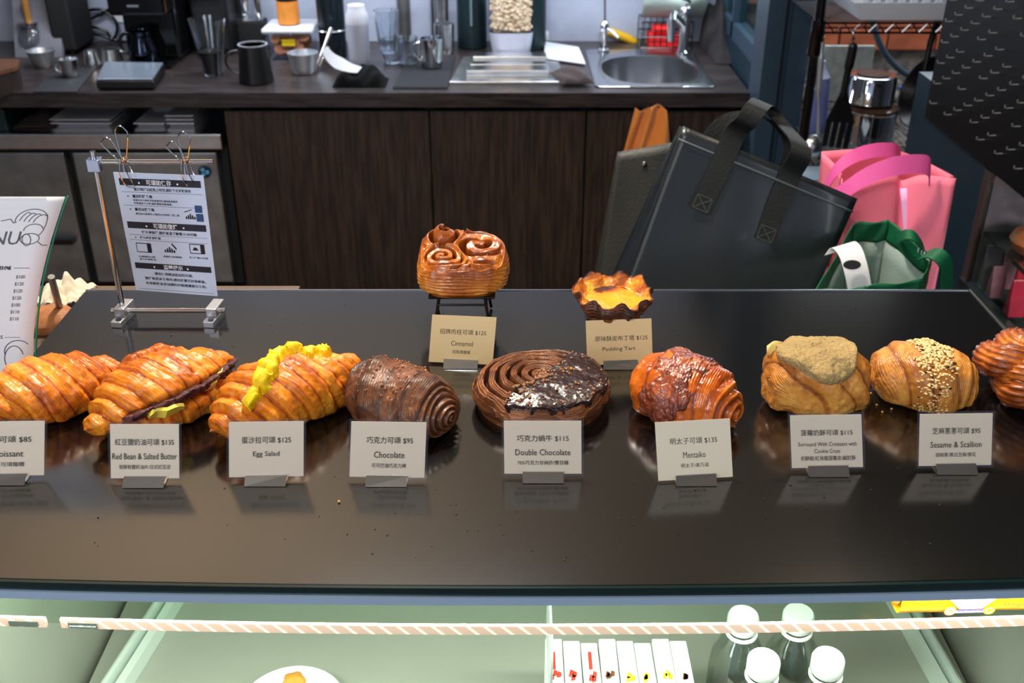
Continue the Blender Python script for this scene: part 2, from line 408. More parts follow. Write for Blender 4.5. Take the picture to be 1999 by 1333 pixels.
p = U(66, 262, ft); MB().grid(lambda a, b: Vector((p.x - .1 + .14 * a, 3.54 + .18 * b, ft + .003 + .035 * math.sin(math.pi * a) * math.sin(math.pi * b) * (1 + .3 * math.sin(9 * a + 4 * b)))), 18, 14).single('folded_cloth', mat('dark_brown_cloth', (44, 36, 32), .9, bump=.5), 'dark brown cloth on the fridge top, left of the trays', 'cloth', solid=.003)
p0 = UX(0, 240, -2.0); MB().box(-2.05, -1.72, 3.5, 3.8, ft + .001, ft + .075, b=.004).box(-2.04, -1.73, 3.51, 3.79, ft + .0755, ft + .082).single('dark_box', mat('bottle_green_box', (14, 34, 36), .4), 'dark green box on the fridge at the left end', 'box')

# =================================================================== things on the back counter
def base(px, pyf, rpx, z=ZC):
    p = U(px, pyf, z); m = mpp(p); return Vector((p.x, p.y + rpx * m, z)), m
def vessel(name, label, cat, px, pyb, pyt, rb, rt, m, part='body', wall=.0015, group=None, n=40, handle=None, hm=None, flute=0, nf=9, z=ZC, lip=True, inner=True, extra=None, root=None):
    c, mp = base(px, pyb, rb, z); H = UY(px, pyt, c.y).z - z; rb *= mp; rt *= mp
    prof = [(rb * .92, 0), (rb, .004)] + [(rb + (rt - rb) * k / 5, .004 + (H - .004) * k / 5) for k in range(1, 6)]
    if inner: prof += [(rt - wall * 2, H), (rb - wall * 2, .008), (0, .008)]
    t = root or thing(name, c, label, cat, group)
    MB().lathe(prof, c, n=n, flute=flute, nf=nf).build(part, m, t)
    if handle:
        s = handle; x = rb * .96 * s; xr = (rb * .35 + rt * .65) * s
        pts = bez(c + Vector((xr, 0, H * .86)), c + Vector((xr + s * rb * 1.0, 0, H * .88)), c + Vector((x + s * rb * 1.0, 0, H * .3)), c + Vector((x, 0, H * .22)), 12)
        MB().tube(pts, .0035, 8, flat=2).build('handle', hm or m, t)
    return t, c, H, mp

# left end: knock box, mat, beakers
c = U(0, 190, ZC); t = thing('wooden_knock_box', (c.x + .0, c.y + .1, ZC), 'brown wooden box at the left end of the back worktop', 'box')
xk = U(62, 175, ZC).x; zt = UY(40, 118, c.y + .16).z
wk2 = mat('dark_walnut', (34, 22, 16), .5, var=.3, vscale=12, stretch=(1, 8, 8)); wk = mat('reddish_wood', (92, 56, 34), .5, var=.3, vscale=12, stretch=(1, 8, 8))
MB().prism([(c.x - .25, c.y + .03), (c.x + .0, c.y + .0), (xk - .03, c.y + .08), (xk - .06, c.y + .17), (c.x - .25, c.y + .20)], ZC, zt - .012).build('case', wk2, t)
MB().prism([(c.x - .25, c.y + .02), (c.x + .0, c.y - .01), (xk - .022, c.y + .075), (xk - .055, c.y + .175), (c.x - .25, c.y + .21)], zt - .0118, zt).build('rim', wk, t)
a, b_, c_, d_ = U(65, 181, ZC), U(150, 181, ZC), U(190, 132, ZC), U(110, 132, ZC)
MB().prism([(p.x, p.y) for p in (a, b_, c_, d_)], ZC, ZC + .004).single('bar_mat', rubber, 'thin black mat in front of the small steel measuring cups', 'mat')
vessel('steel_beaker', 'wide steel beaker standing behind the brown wooden box', 'beaker', 78, 134, 98, 18, 27, alu, handle=0)
vessel('measuring_cup', 'small steel measuring cup with handle on the thin black mat', 'cup', 133, 152, 115, 15, 19, steel, handle=-1, z=ZC + .0045)
vessel('measuring_cup', 'narrow shiny steel cup between measuring cup and milk pitcher', 'cup', 176, 134, 98, 17, 12, steel)
vessel('milk_pitcher', 'small steel milk pitcher leaning behind the black scale', 'pitcher', 214, 132, 95, 22, 17, dsteel, handle=1)
# scale
a, b_, c_, d_ = U(190, 176, ZC), U(302, 176, ZC), U(324, 142, ZC), U(207, 140, ZC)
t = thing('kitchen_scale', ((a.x + c_.x) / 2, (a.y + c_.y) / 2, ZC), 'flat black kitchen scale with a grey weighing plate', 'scale')
q = [(p.x, p.y) for p in (a, b_, c_, d_)]; cx = sum(x for x, y in q) / 4; cy = sum(y for x, y in q) / 4
MB().prism(q, ZC + .004, ZC + .030).build('body', black, t, bevel=.004)
MB().prism([(cx + (x - cx) * .97, cy + (y - cy) * .96) for x, y in q], ZC + .0305, ZC + .037).build('weighing_plate', mat('grey_glass_plate', (96, 104, 116), .2, var=.05), t, bevel=.002)
MB().prism([(cx + (x - cx) * .85, cy + (y - cy) * .85) for x, y in q], ZC, ZC + .0039).build('foot', rubber, t)

# coffee gear: dark machines in the back row
def machine(name, label, cat, px0, px1, pyb, pyt, dep, m=gblack, extra=None):
    p0 = U(px0, pyb, ZC); p1 = U(px1, pyb, ZC); zt = max(ZC + .05, UY(px0, pyt, p0.y).z)
    t = thing(name, ((p0.x + p1.x) / 2, p0.y + dep / 2, ZC), label, cat)
    y1 = min(p0.y + dep, YW - .005)
    MB().box(p0.x, p1.x, p0.y, y1, ZC + .012, zt, b=.012).build('body', m, t)
    for x in (p0.x + .03, p1.x - .03):
        for y in (p0.y + .03, y1 - .03): MB().lathe([(.012, 0), (.012, .012)], (x, y, ZC), n=10).build('foot', rubber, t)
    return t, p0, p1, zt, y1
slabm = mat('stone_slab', (108, 108, 118), .45, var=.35, vscale=6)
# leaning stone slab
p0, p1 = U(30, 112, ZC), U(122, 112, ZC)
MB().hull8([(p0.x, p0.y - .0, ZC), (p1.x, p0.y, ZC), (p1.x, p0.y + .02, ZC), (p0.x, p0.y + .02, ZC), (p0.x - .03, YW - .03, 1.32), (p1.x - .03, YW - .03, 1.32), (p1.x - .03, YW - .005, 1.32), (p0.x - .03, YW - .005, 1.32)]).single('stone_slab', slabm, 'grey veined stone slab leaning on the wall, left end', 'slab')
c, mp = base(70, 104, 14); 
t = thing('pour_kettle', c + Vector((0, -.03, 0)), 'round glass server with chrome collar before the stone slab', 'kettle')
cc = c + Vector((0, -.03, 0))
MB().lathe([(.03, 0), (.05, .02), (.055, .05), (.045, .085), (.03, .10), (.035, .12), (.033, .12), (.028, .10), (.043, .083), (.052, .05), (.047, .022), (0, .004)], cc).build('bowl', glass, t)
MB().lathe([(.031, .10), (.04, .108), (.04, .116), (.031, .117)], cc).build('collar', chrome, t)
MB().tube(bez(cc + Vector((.036, 0, .11)), cc + Vector((.10, 0, .12)), cc + Vector((.09, 0, .03)), cc + Vector((.055, 0, .04))), .005, 8).build('handle', gblack, t)
MB().lathe([(.012, .117), (.014, .20), (0, .205)], cc).build('lid_knob', mat('honey_wood', (150, 105, 50), .5), t)
t, *_ = machine('espresso_tower', 'slim black machine column right of the stone slab', 'machine', 106, 152, 108, -120, .2, mblack)
# cable loop hanging on the wall
pts = [UY(x, y, YW - .02) for x, y in ((262, 83), (232, 80), (205, 72), (165, 60), (155, 42), (170, 22), (200, 20), (225, 40), (228, 62), (218, 78), (205, 60), (158, 46), (180, 36), (220, 12), (245, -30))]
MB().tube(smooth_path(pts, 6), .006, 8).single('power_cable', gblack, 'looped black cable hanging on the pale wall', 'cable')
p = UY(232, 12, YW - .003); MB().box(p.x - .03, p.x + .035, YW - .006, YW - .001, p.z - .06, p.z + .1).single('wall_note', paper, 'pale sheet of paper stuck to the wall above the cable', 'paper')
# grinder
t, p0, p1, zt, y1 = machine('coffee_grinder', 'big gloss black coffee grinder behind the scale', 'grinder', 252, 355, 122, -150, .32)
gx_ = (p0.x + p1.x) / 2 - .01
MB().box(p0.x + .01, p1.x - .01, p0.y - .10, p0.y - .001, ZC, ZC + .014, b=.004).build('drip_tray', gblack, t)
MB().box(p0.x - .005, p1.x + .005, p0.y - .11, p0.y - .001, UY(300, 20, p0.y).z, UY(300, 20, p0.y).z + .09, b=.012).build('front_hood', gblack, t)
MB().box(gx_ - .02, gx_ + .02, p0.y - .1125, p0.y - .1105, UY(300, 14, p0.y - .11).z, UY(300, 14, p0.y - .11).z + .008).build('badge', steel, t)
cc = Vector((gx_ - .01, p0.y - .05, ZC + .0142)); t = thing('gloss_pitcher', cc, 'shiny black milk pitcher standing on the grinder tray', 'pitcher')
MB().lathe([(.045, 0), (.052, .01), (.05, .05), (.036, .085), (.04, .11), (.037, .11), (.033, .086), (.047, .05), (.047, .012), (0, .006)], cc).build('body', mat('black_chrome', (60, 66, 78), .08, 1), t)
MB().tube(bez(cc + Vector((-.038, 0, .10)), cc + Vector((-.09, 0, .11)), cc + Vector((-.09, 0, .03)), cc + Vector((-.05, 0, .03))), .006, 8).build('handle', gblack, t)
t, p0, p1, zt, y1 = machine('water_boiler', 'tall matt black water boiler behind the patterned tumbler', 'boiler', 382, 455, 108, -150, .22, black)
MB().box(p0.x + .02, p1.x - .02, p0.y - .012, p0.y - .001, ZC + .2, ZC + .32, b=.004).build('front_panel', gblack, t)
# patterned tumbler
vio = mat('dark_coffee', (16, 14, 16), .3)
t, c, H, mp = vessel('plastic_tumbler', 'tall clear patterned tumbler half filled with dark grounds', 'tumbler', 412, 150, 36, 19, 36, glass, flute=.02, nf=14)
MB().lathe([(19 * mp * .8, .0085), (19 * mp * 1.2, H * .42), (19 * mp * 1.2, H * .43), (0, H * .45)], c).build('filling', vio, t)
# black jug in front
t, c, H, mp = vessel('black_jug', 'large matt black jug with handle at the worktop edge', 'jug', 494, 168, 88, 34, 27, black, handle=-1)
MB().lathe([(28 * mp, H), (29 * mp, H + .004), (25 * mp, H + .004), (25 * mp, H)], c).build('rim', alu, t)
# hand grinder: black block + steel tubes
c, mp = base(488, 96, 26); t = thing('hand_grinder', c, 'black coffee grinder stand holding two upright steel tubes', 'grinder')
MB().box(c.x - 29 * mp, c.x + 29 * mp, c.y - .03, c.y + .05, ZC, ZC + .10, b=.006).build('stand', mblack, t)
MB().box(c.x - 25 * mp, c.x + 25 * mp, c.y - .031, c.y + .051, ZC + .1005, ZC + .107).build('stand_top', steel, t)
MB().lathe([(.017, .1075), (.017, .12), (.026, .125), (.027, .33)], c + Vector((-.02, 0, 0))).build('tube', chrome, t)
MB().lathe([(.010, .1075), (.010, .12), (.014, .125), (.014, .33)], c + Vector((.036, 0, 0))).build('tube', chrome, t)
# cookie tub
a = U(527, 118, ZC); b_ = U(606, 118, ZC); zt = UY(560, 66, a.y).z
t = thing('cookie_tub', ((a.x + b_.x) / 2, a.y + .08, ZC), 'clear plastic tub of cookies with a white lid', 'tub')
tub = MB(); A = [(a.x, a.y), (b_.x, a.y), (b_.x, a.y + .15), (a.x, a.y + .15)]; B = [(a.x - .012, a.y - .01), (b_.x + .012, a.y - .01), (b_.x + .012, a.y + .165), (a.x - .012, a.y + .165)]
tub.hull8([(x, y, ZC) for x, y in A] + [(x, y, zt) for x, y in B]).build('tub', film, t, bevel=.008)
MB().prism([(a.x - .018, a.y - .018), (b_.x + .018, a.y - .018), (b_.x + .018, a.y + .172), (a.x - .018, a.y + .172)], zt + .0005, zt + .02).build('lid', white, t, bevel=.008)
ck = mat('cookie', (226, 158, 118), .8, var=.15, vscale=60)
for k in range(26):
    x = rnd.uniform(a.x + .022, b_.x - .022); z = ZC + .015 + (k // 5) * .014; y = a.y + .028 + (k % 3) * .04
    MB().lathe([(0, 0), (.019, .0), (.021, .005), (.018, .009), (0, .01)], n=14, M=Matrix.Translation((x, y, z)) @ Matrix.Rotation(rnd.uniform(.2, 1.2), 4, 'X') @ Matrix.Rotation(rnd.uniform(-.6, .6), 4, 'Y')).build('cookie', ck, t)
lab = mat('yellow_label', (235, 205, 20), .5); MB().box((a.x + b_.x) / 2 - .022, (a.x + b_.x) / 2 + .026, a.y - .0095, a.y - .0085, ZC + .055, ZC + .078).build('label', lab, t)
# jar on the tub
jc = Vector(((a.x + b_.x) / 2 - .005, a.y + .07, zt + .0205)); t = thing('spice_jar', jc, 'glass jar of orange brown powder on the cookie tub', 'jar')
MB().lathe([(.03, 0), (.04, .004), (.04, .085), (.0, .088)], jc).build('jar', mat('orange_powder', (196, 122, 50), .35, var=.1, vscale=60), t)
MB().lathe([(.041, .0885), (.042, .118), (0, .12)], jc).build('lid', black, t)
# small aluminium cup
vessel('dariole_mould', 'small bright aluminium cup beside the cookie tub', 'cup', 590, 147, 102, 24, 30, alu)
# tamper / tongs
c = U(622, 140, ZC); MB().tube([c + Vector((-.01, 0, .012)), c + Vector((.02, .06, .08)), c + Vector((.04, .1, .13))], [.004, .005, .007], 8).tube([c + Vector((.0, .02, .012)), c + Vector((.03, .07, .07))], .006, 8).single('tea_spoon', steel, 'steel spoon handle sticking up behind the aluminium cup', 'spoon')
# dark canister behind
t, c, H, mp = vessel('dark_canister', 'tall black canister with wire clasp behind the squeeze bottle', 'canister', 648, 116, -20, 26, 27, mat('ink_blue_can', (8, 18, 24), .3), inner=False)
MB().tube([c + Vector((.055 * math.cos(q), .055 * math.sin(q), .10)) for q in [k * math.pi / 12 for k in range(24)]], .0025, 6, closed=True).build('wire_clasp', steel, t)
# black cloth and white scraper
clm = mat('black_cloth', (9, 11, 13), .9, bump=.7, bscale=90, spec=.15)
c = U(700, 172, ZC); W_, D_ = 52 * mpp(c), .12
def cl(a, b):
    x = (a - .5) * 2; y = b; e = max(0, 1 - abs(x) ** 4) * max(0, 1 - abs(2 * b - 1) ** 4)
    return Vector((c.x + x * W_, c.y + .002 + y * D_, ZC + .002 + e * (.045 + .012 * math.sin(7 * a + 5 * b) + .006 * math.sin(19 * a - 11 * b))))
MB().grid(cl, 40, 26).single('bundled_cloth', clm, 'bundled black cloth on the worktop edge under the white scraper', 'cloth')
s = [UY(x, y, c.y + .05) for x, y in ((633, 96), (645, 112), (662, 124), (682, 133), (702, 137))]
MB().ribbon(smooth_path(s, 5), [Vector((0.012, .02, .012)) * (1 - .45 * abs(k / 20 - .5) * 2) for k in range(21)], .002).single('white_scraper', white, 'curved white plastic scraper resting on the black cloth', 'scraper')
# squeeze bottle
t, c, H, mp = vessel('squeeze_bottle', 'translucent white squeeze bottle with ribbed cap', 'bottle', 700, 131, 46, 20, 22, mat('milky_plastic', (168, 172, 188), .35, trans=.15), inner=False)
MB().lathe([(22 * mp, H + .0005), (21.5 * mp, H + .03), (17 * mp, H + .05), (16 * mp, H + .065), (8 * mp, H + .068), (0, H + .07)], c, flute=.02, nf=20, n=60).build('cap', mat('cap_white', (178, 178, 188), .5), t)
# stacked tumblers
fac = glass
t, c, H, mp = vessel('faceted_glass', 'faceted clear glass standing under another glass', 'glass', 764, 126, 75, 16, 23, fac, flute=.025, nf=10, wall=.003, group='stacked faceted glasses')
t, c2, H2, mp = vessel('faceted_glass', 'faceted clear glass stacked upright in the lower one', 'glass', 756, 106, 20, 16, 25, fac, flute=.025, nf=10, wall=.003, group='stacked faceted glasses', z=ZC + .055)
vessel('water_glass', 'short plain water glass before the steel cups', 'glass', 796, 131, 72, 17, 20, glass, wall=.003)
# steel ware
for a in ((818, 73, -40, 22, 17, 'tallest shiny steel shaker in the steel group', 0), (858, 100, -30, 18, 19, 'straight steel canister behind the handled pitcher', 0),
          (867, 108, 45, 19, 20, 'medium steel tumbler touching the handled pitcher', 0), (790, 82, -30, 15, 15, 'slim dark steel cylinder left of the tall shaker', 0)):
    vessel('steel_shaker', a[5], 'shaker', a[0], a[1], a[2], a[3], a[4], steel if a[0] != 790 else dsteel, group='steel shakers')
# ribbed bar mat, then pitcher on it
a, b_, c_, d_ = U(767, 174, ZC), U(873, 174, ZC), U(890, 112, ZC), U(795, 112, ZC)
t = thing('ribbed_bar_mat', ((a.x + c_.x) / 2, (a.y + c_.y) / 2, ZC), 'ribbed black rubber bar mat under the steel pitcher', 'mat')
MB().prism([(p.x, p.y) for p in (a, b_, c_, d_)], ZC, ZC + .005).build('sheet', rubber, t)
m = MB()
for k in range(26):
    f0 = (k + .5) / 26; p = a.lerp(b_, f0); q = d_.lerp(c_, f0); m.hull8([(p.x - .0016, p.y + .004, ZC + .0051), (p.x + .0016, p.y + .004, ZC + .0051), (q.x + .0016, q.y - .004, ZC + .0051), (q.x - .0016, q.y - .004, ZC + .0051)] + [(p.x - .0012, p.y + .004, ZC + .008), (p.x + .0012, p.y + .004, ZC + .008), (q.x + .0012, q.y - .004, ZC + .008), (q.x - .0012, q.y - .004, ZC + .008)])
m.build('ribs', rubber, t, kind='stuff')
vessel('handled_pitcher', 'polished steel pitcher with square handle on the ribbed mat', 'pitcher', 842, 135, 74, 20, 23, chrome, handle=-1, z=ZC + .0085)
# stainless front tray (pitcher rinser)
a, b_, c_, d_ = U(877, 166, ZC), U(1102, 166, ZC), U(1088, 112, ZC), U(905, 112, ZC)
t = thing('drip_tray_station', ((a.x + b_.x) / 2, (a.y + c_.y) / 2, ZC), 'rectangular stainless drip tray with slotted steel bars', 'drip tray')
MB().prism([(p.x, p.y) for p in (a, b_, c_, d_)], ZC, ZC + .004).build('base', dsteel, t)
for k, (f0, f1, h) in enumerate(((.0, .10, .012), (.22, .42, .028), (.55, .66, .018), (.82, 1.0, .02))):
    i0, i1 = (.0, 1.0) if k == 0 else (.12, .88); q = [a.lerp(d_, f0), b_.lerp(c_, f0), b_.lerp(c_, f1), a.lerp(d_, f1)]
    q = [q[0].lerp(q[1], i0), q[0].lerp(q[1], i1), q[3].lerp(q[2], i1), q[3].lerp(q[2], i0)]
    MB().prism([(p.x, p.y) for p in q], ZC + .0041, ZC + h).build('bar', steel, t, bevel=.003)
# canisters around the pistachio bag
can = mat('bottle_green_steel', (24, 40, 44), .35, .3)
t, c, H, mp = vessel('storage_canister', 'dark green canister left of the pistachio bag', 'canister', 921, 98, -40, 29, 29, can, inner=False)
MB().box(c.x - .004, c.x + .004, c.y - 29 * mp - .006, c.y - 29 * mp - .001, ZC + .09, ZC + .24, b=.001).build('level_window', mat('pale_strip', (90, 110, 115), .3), t)
vessel('storage_canister', 'dark green canister right of the pistachio bag', 'canister', 1036, 100, -40, 30, 30, can, inner=False)
c = U(1062, 82, ZC); MB().box(c.x - .02, c.x + .02, c.y - .01, c.y + .04, ZC, ZC + .04, b=.01).single('small_cup', white, 'small white cup against the wall right of the canisters', 'cup')
# pistachio bag
a = U(960, 110, ZC); b_ = U(1036, 110, ZC); zt = UY(1000, -40, a.y).z; cx = (a.x + b_.x) / 2; hw = 44 * mpp(a); zl = UY(1000, 66, a.y).z
t = thing('pistachio_bag', (cx, a.y + .04, ZC), 'clear stand-up bag of pistachio nuts with silver base', 'bag')
def bagf(z0, z1, th, k=1.0):
    def f(u, v):
        q = 2 * math.pi * u; z = z0 + (z1 - z0) * v; g = (z - ZC) / (zt - ZC)
        w = hw * (.84 + .16 * min(1, g * 3)) * k; d = th * (1 - .75 * g ** 2) * k
        cq, sq = math.cos(q), math.sin(q)
        return Vector((cx + w * math.copysign(abs(cq) ** .6, cq), a.y + .045 + d * math.copysign(abs(sq) ** .9, sq) + .001 * math.sin(30 * z), z))
    return f
MB().grid(bagf(zl, zt, .045), 48, 20).build('film', film, t)
MB().grid(bagf(ZC + .001, zl, .045), 48, 10).build('silver_base', mat('silver_foil', (170, 172, 186), .4, .35, bump=.5, bscale=30), t)
nut = mat('pistachio', (214, 188, 152), .6, var=.25, vscale=90); m = MB()
for k in range(520):
    z = rnd.uniform(zl + .006, zt - .01); x = rnd.uniform(-.93, .93); g = (z - ZC) / (zt - ZC)
    bmx = bmesh.new(); bmesh.ops.create_icosphere(bmx, subdivisions=1, radius=.0085)
    for v in bmx.verts: v.co.x *= 1.25; v.co.y *= .8
    d = .040 * (1 - .75 * g ** 2) * (1 - abs(x) ** 3)
    m.bm(bmx, False, Matrix.Translation((cx + x * hw * .93, a.y + .045 - d + rnd.uniform(.004, .018), z)) @ Matrix.Rotation(rnd.uniform(0, 3), 4, 'Y') @ Matrix.Rotation(rnd.uniform(0, 3), 4, 'Z'))
for i in range(len(m.sm)): m.sm[i] = True
m.build('nuts', nut, t, kind='stuff')
MB().grid(bagf(zl, zt - .005, .030, .8), 30, 8).build('inner_nuts', nut, t)
ft_ = lambda a_, b2: Vector((cx - hw * .85 + a_, a.y + .0 - .0006, zl - .02 + b2)); text('PISTACHIO', ft_, 0, 0, hw * .6, .007, ink, t)
# white chopping tray, brown cloth
a, b_, c_, d_ = U(1062, 118, ZC), U(1143, 130, ZC), U(1130, 98, ZC), U(1063, 87, ZC)
MB().prism([(p.x, p.y) for p in (a, b_, c_, d_)], ZC + .005, ZC + .013).single('white_tray', white, 'thin white plastic board beside the sink', 'board', bevel=.003)
bc = mat('brown_cloth', (54, 42, 42), .9, bump=.6, bscale=80); c = U(1130, 172, ZC); c0 = U(1098, 128, ZC)
MB().grid(lambda u, v: Vector((c.x - .055 + .11 * u + (v * -.04), c.y + .005 + v * .14, ZC + .0135 + .03 * (math.sin(math.pi * min(1, max(0, u))) ** .5) * (math.sin(math.pi * v) ** .4) * (1 + .25 * math.sin(9 * u + 6 * v)))), 30, 26).single('folded_cloth', bc, 'folded dark brown cloth at the front corner of the sink', 'cloth')
# sink
fl, fr, br, bl = U(1158, 172, ZC), U(1402, 172, ZC), U(1357, 98, ZC), U(1143, 98, ZC)
x0, x1, y0, y1 = .279, .685, fl.y, bl.y; cx, cy = (HX0 + HX1) / 2, (HY0 + HY1) / 2 - .02
t = thing('sink', ((x0 + x1) / 2, (y0 + y1) / 2, ZC), 'stainless steel inset sink with an oval basin', 'sink')
def sf(u, v):
    q = 2 * math.pi * u; cq, sq = math.cos(q), math.sin(q)
    k = 1 / max(abs(cq) / ((x1 - x0) / 2), abs(sq) / ((y1 - y0) / 2)); ox, oy = (x0 + x1) / 2 + cq * k, (y0 + y1) / 2 + sq * k
    ex = .5; bx, by = cx + .168 * math.copysign(abs(cq) ** .8, cq), cy + .205 * math.copysign(abs(sq) ** .8, sq)
    if v < .1: return Vector((ox, oy, ZC + .001 + v * .04))
    if v < .3: g = (v - .1) / .2; return Vector((ox + (bx - ox) * g, oy + (by - oy) * g, ZC + .005 + .002 * math.sin(g * 3.1)))
    g = (v - .3) / .7
    if g < .6: s_ = 1 - .12 * (g / .6) ** 2; z = ZC + .004 - .15 * (g / .6)
    else: s_ = .88 * (1 - (g - .6) / .4); z = ZC + .004 - .15 - .006 * (g - .6)
    return Vector((cx + (bx - cx) * s_, cy + (by - cy) * s_, z))
MB().grid(sf, 97, 40).build('basin', mat('basin_steel', (178, 180, 184), .24, 1, var=.1, vscale=10), t)
MB().lathe([(0, 0), (.03, 0), (.032, .004), (.02, .006), (0, .004)], (cx, cy, ZC - .149)).build('drain', chrome, t)
# drinking water tap (slim gooseneck)
b0 = U(1168, 104, ZC) + Vector((.02, 0, .0)); zb = ZC + .0085
t = thing('filter_tap', (b0.x, b0.y, zb), 'slim chrome gooseneck tap at the left of the sink', 'tap')
MB().lathe([(.022, 0), (.022, .006), (.012, .012), (.012, .07), (.016, .075), (.016, .10), (.007, .11)], (b0.x, b0.y, zb)).build('base', chrome, t)
MB().tube(smooth_path([(b0.x, b0.y, zb + .10), (b0.x - .004, b0.y, zb + .2), (b0.x - .012, b0.y - .0, zb + .3), (b0.x - .02, b0.y - .04, zb + .38), (b0.x - .02, b0.y - .1, zb + .37)], 6), .0045, 10).build('spout', dsteel, t)
MB().tube([(b0.x, b0.y, zb + .085), (b0.x + .03, b0.y - .02, zb + .075), (b0.x + .05, b0.y - .03, zb + .055)], [.007, .006, .004], 8).build('lever', chrome, t)
# mixer tap
b0 = U(1332, 108, ZC) + Vector((0, .0, 0)); t = thing('mixer_tap', (b0.x, b0.y, zb), 'thick chrome mixer tap at the right of the sink', 'tap')
MB().lathe([(.026, 0), (.026, .006), (.019, .012), (.019, .13), (.022, .135), (.022, .165), (.015, .172), (0, .174)], (b0.x, b0.y, zb)).build('column', chrome, t)
MB().tube([(b0.x, b0.y, zb + .10), (b0.x - .05, b0.y - .05, zb + .15), (b0.x - .062, b0.y - .07, zb + .135), (b0.x - .058, b0.y - .08, zb + .06)], [.014, .015, .016, .013], 12).build('spout', steel, t)
MB().tube([(b0.x, b0.y, zb + .1745), (b0.x + .01, b0.y - .01, zb + .19), (b0.x - .02, b0.y - .05, zb + .205)], [.008, .008, .006], 8).build('lever', chrome, t)
# banana, wire rack, red sponge, plastic bag
bn = U(1205, 84, ZC); bpts = [UY(x, y, bn.y + .02) + Vector((0, 0, .0)) for x, y in ((1172, 60), (1190, 62), (1212, 70), (1232, 78), (1242, 84))]
MB().tube(smooth_path(bpts, 5), [.006] + [.018 * math.sin(math.pi * (.15 + .7 * k / 19)) ** .5 for k in range(19)] + [.005], 8).single('banana', mat('banana_yellow', (205, 160, 20), .5, var=.15, vscale=20), 'ripe yellow banana lying behind the sink', 'banana')
r0 = U(1248, 92, ZC); r1 = U(1345, 92, ZC); ry = 4.10; ztp = UY(1290, 38, ry).z
t = thing('wire_dish_rack', ((r0.x + r1.x) / 2, ry, ZC), 'black wire rack against the wall behind the sink', 'rack')
xa, xb = r0.x, r1.x; m = MB()
for z in (ZC + .012, (ZC + ztp) / 2, ztp): m.tube([(xa, ry - .05, z), (xb, ry - .05, z), (xb, ry + .09, z), (xa, ry + .09, z)], .003, 6, closed=True)
m.build('rails', gblack, t)
for k in range(9):
    x = xa + (xb - xa) * k / 8; MB().tube([(x, ry - .05, ztp), (x, ry - .05, ZC), (x, ry + .09, ZC + .001), (x, ry + .09, ztp)], .002, 6).build('wire', gblack, t)
MB().box(xa + .045, xa + .125, ry - .03, ry + .04, ZC + .055, ZC + .085, b=.008).box(xa + .03, xa + .14, ry - .04, ry + .06, ZC + .0035, ZC + .054).single('red_sponge', mat('red_sponge', (205, 22, 22), .7, bump=.4), 'red sponge block sitting in the black wire rack', 'sponge')
pb = mat('pale_plastic_bag', (176, 190, 182), .4, trans=.25, bump=.8, bscale=40)
MB().grid(lambda u, v: Vector((xa + .0 + (xb - xa) * 1.25 * u, ry - .03 + .10 * math.sin(math.pi * v) * (.6 + .4 * math.sin(3 * u)) * -1 + .05, ztp + .004 + .16 * v + .02 * math.sin(8 * u) * v)), 30, 16).single('plastic_bag', pb, 'crumpled pale plastic bag lying on the wire rack', 'bag', solid=.002)
# dark cloths and brush in the corner
c = U(1418, 150, ZC); c2 = U(1385, 92, ZC)
MB().grid(lambda u, v: Vector((c2.x - .04 + .11 * u + .02 * v, c2.y + .02 - .30 * v, ZC + .002 + (.16 * (1 - v) ** 1.5 + .02) * math.sin(math.pi * u) ** .5 * (1 + .15 * math.sin(11 * u + 7 * v)) * min(1, (1 - v) * 8 + .02))), 24, 30).single('dark_apron', mat('dark_cloth', (26, 22, 24), .95, bump=.8, bscale=60), 'heap of black cloths in the corner right of the sink', 'cloth')
c = UY(1388, 40, 4.19); c.x += .02; MB().tube([(c.x, 4.14, ZC + .001), (c.x, 4.14, c.z + .02), (c.x + .005, 4.14, 1.3)], [.03, .022, .006], 10).single('dish_brush', black, 'black brush standing upright in the corner behind the cloths', 'brush')

# =================================================================== outside niche with wire rack
YR = 3.0
pL = UY(1590, 100, YR); zr1 = UY(1700, 45, YR).z; zr2 = UY(1700, 64, YR).z; zs = UY(1640, 296, YR + .05).z - .004
xp = .855; xr = 1.56; yb = 3.62
t = thing('wire_shelving', ((xp + xr) / 2, YR + .3, 0), 'black wire shelving rack outside behind the grey column', 'rack')
for x, y in ((xp, YR), (xr, YR), (xp + .09, yb), (xr, yb)):
    MB().lathe([(.0145, 0), (.0145, 2.0)], (x, y, 0), n=14).lathe([(.019, zr1 - .09), (.023, zr1 - .085), (.019, zr1 + .01)], (x, y, 0), n=14).lathe([(.019, zs - .02), (.023, zs), (.019, zs + .03)], (x, y, 0), n=14).build('post', gblack, t)
for z in (zr1, zr2, zs, zs - .026): 
    for y in (YR, yb): MB().tube([(xp, y, z), (xr, y, z)], .0032, 6).build('rail', gblack, t)
m = MB(); n = 15
for k in range(n):
    xa = xp + (xr - xp) * k / n; xb = xp + (xr - xp) * (k + .5) / n; xc = xp + (xr - xp) * (k + 1) / n
    for z0, z1 in ((zr2, zr1), (zs - .026, zs)): m.tube([(xa, YR, z0), (xb, YR, z1), (xc, YR, z0)], .0022, 5)
m.build('truss_wire', gblack, t, kind='stuff')
dw = mat('dark_wire', (120, 128, 135), .35, .7)
m = MB()
for k in range(34):
    x = xp + .02 + (xr - xp - .04) * k / 33; m.tube([(x, YR, zs + .004), (x, yb, zs + .004)], .0018, 5)
m.build('shelf_wires', dw, t, kind='stuff')
m = MB()
for k in range(30):
    y = YR + .01 + (yb - YR - .02) * k / 29; m.tube([(xp, y, zr1 + .004), (xr, y, zr1 + .004)], .0018, 5)
m.build('upper_shelf_wires', dw, t, kind='stuff')
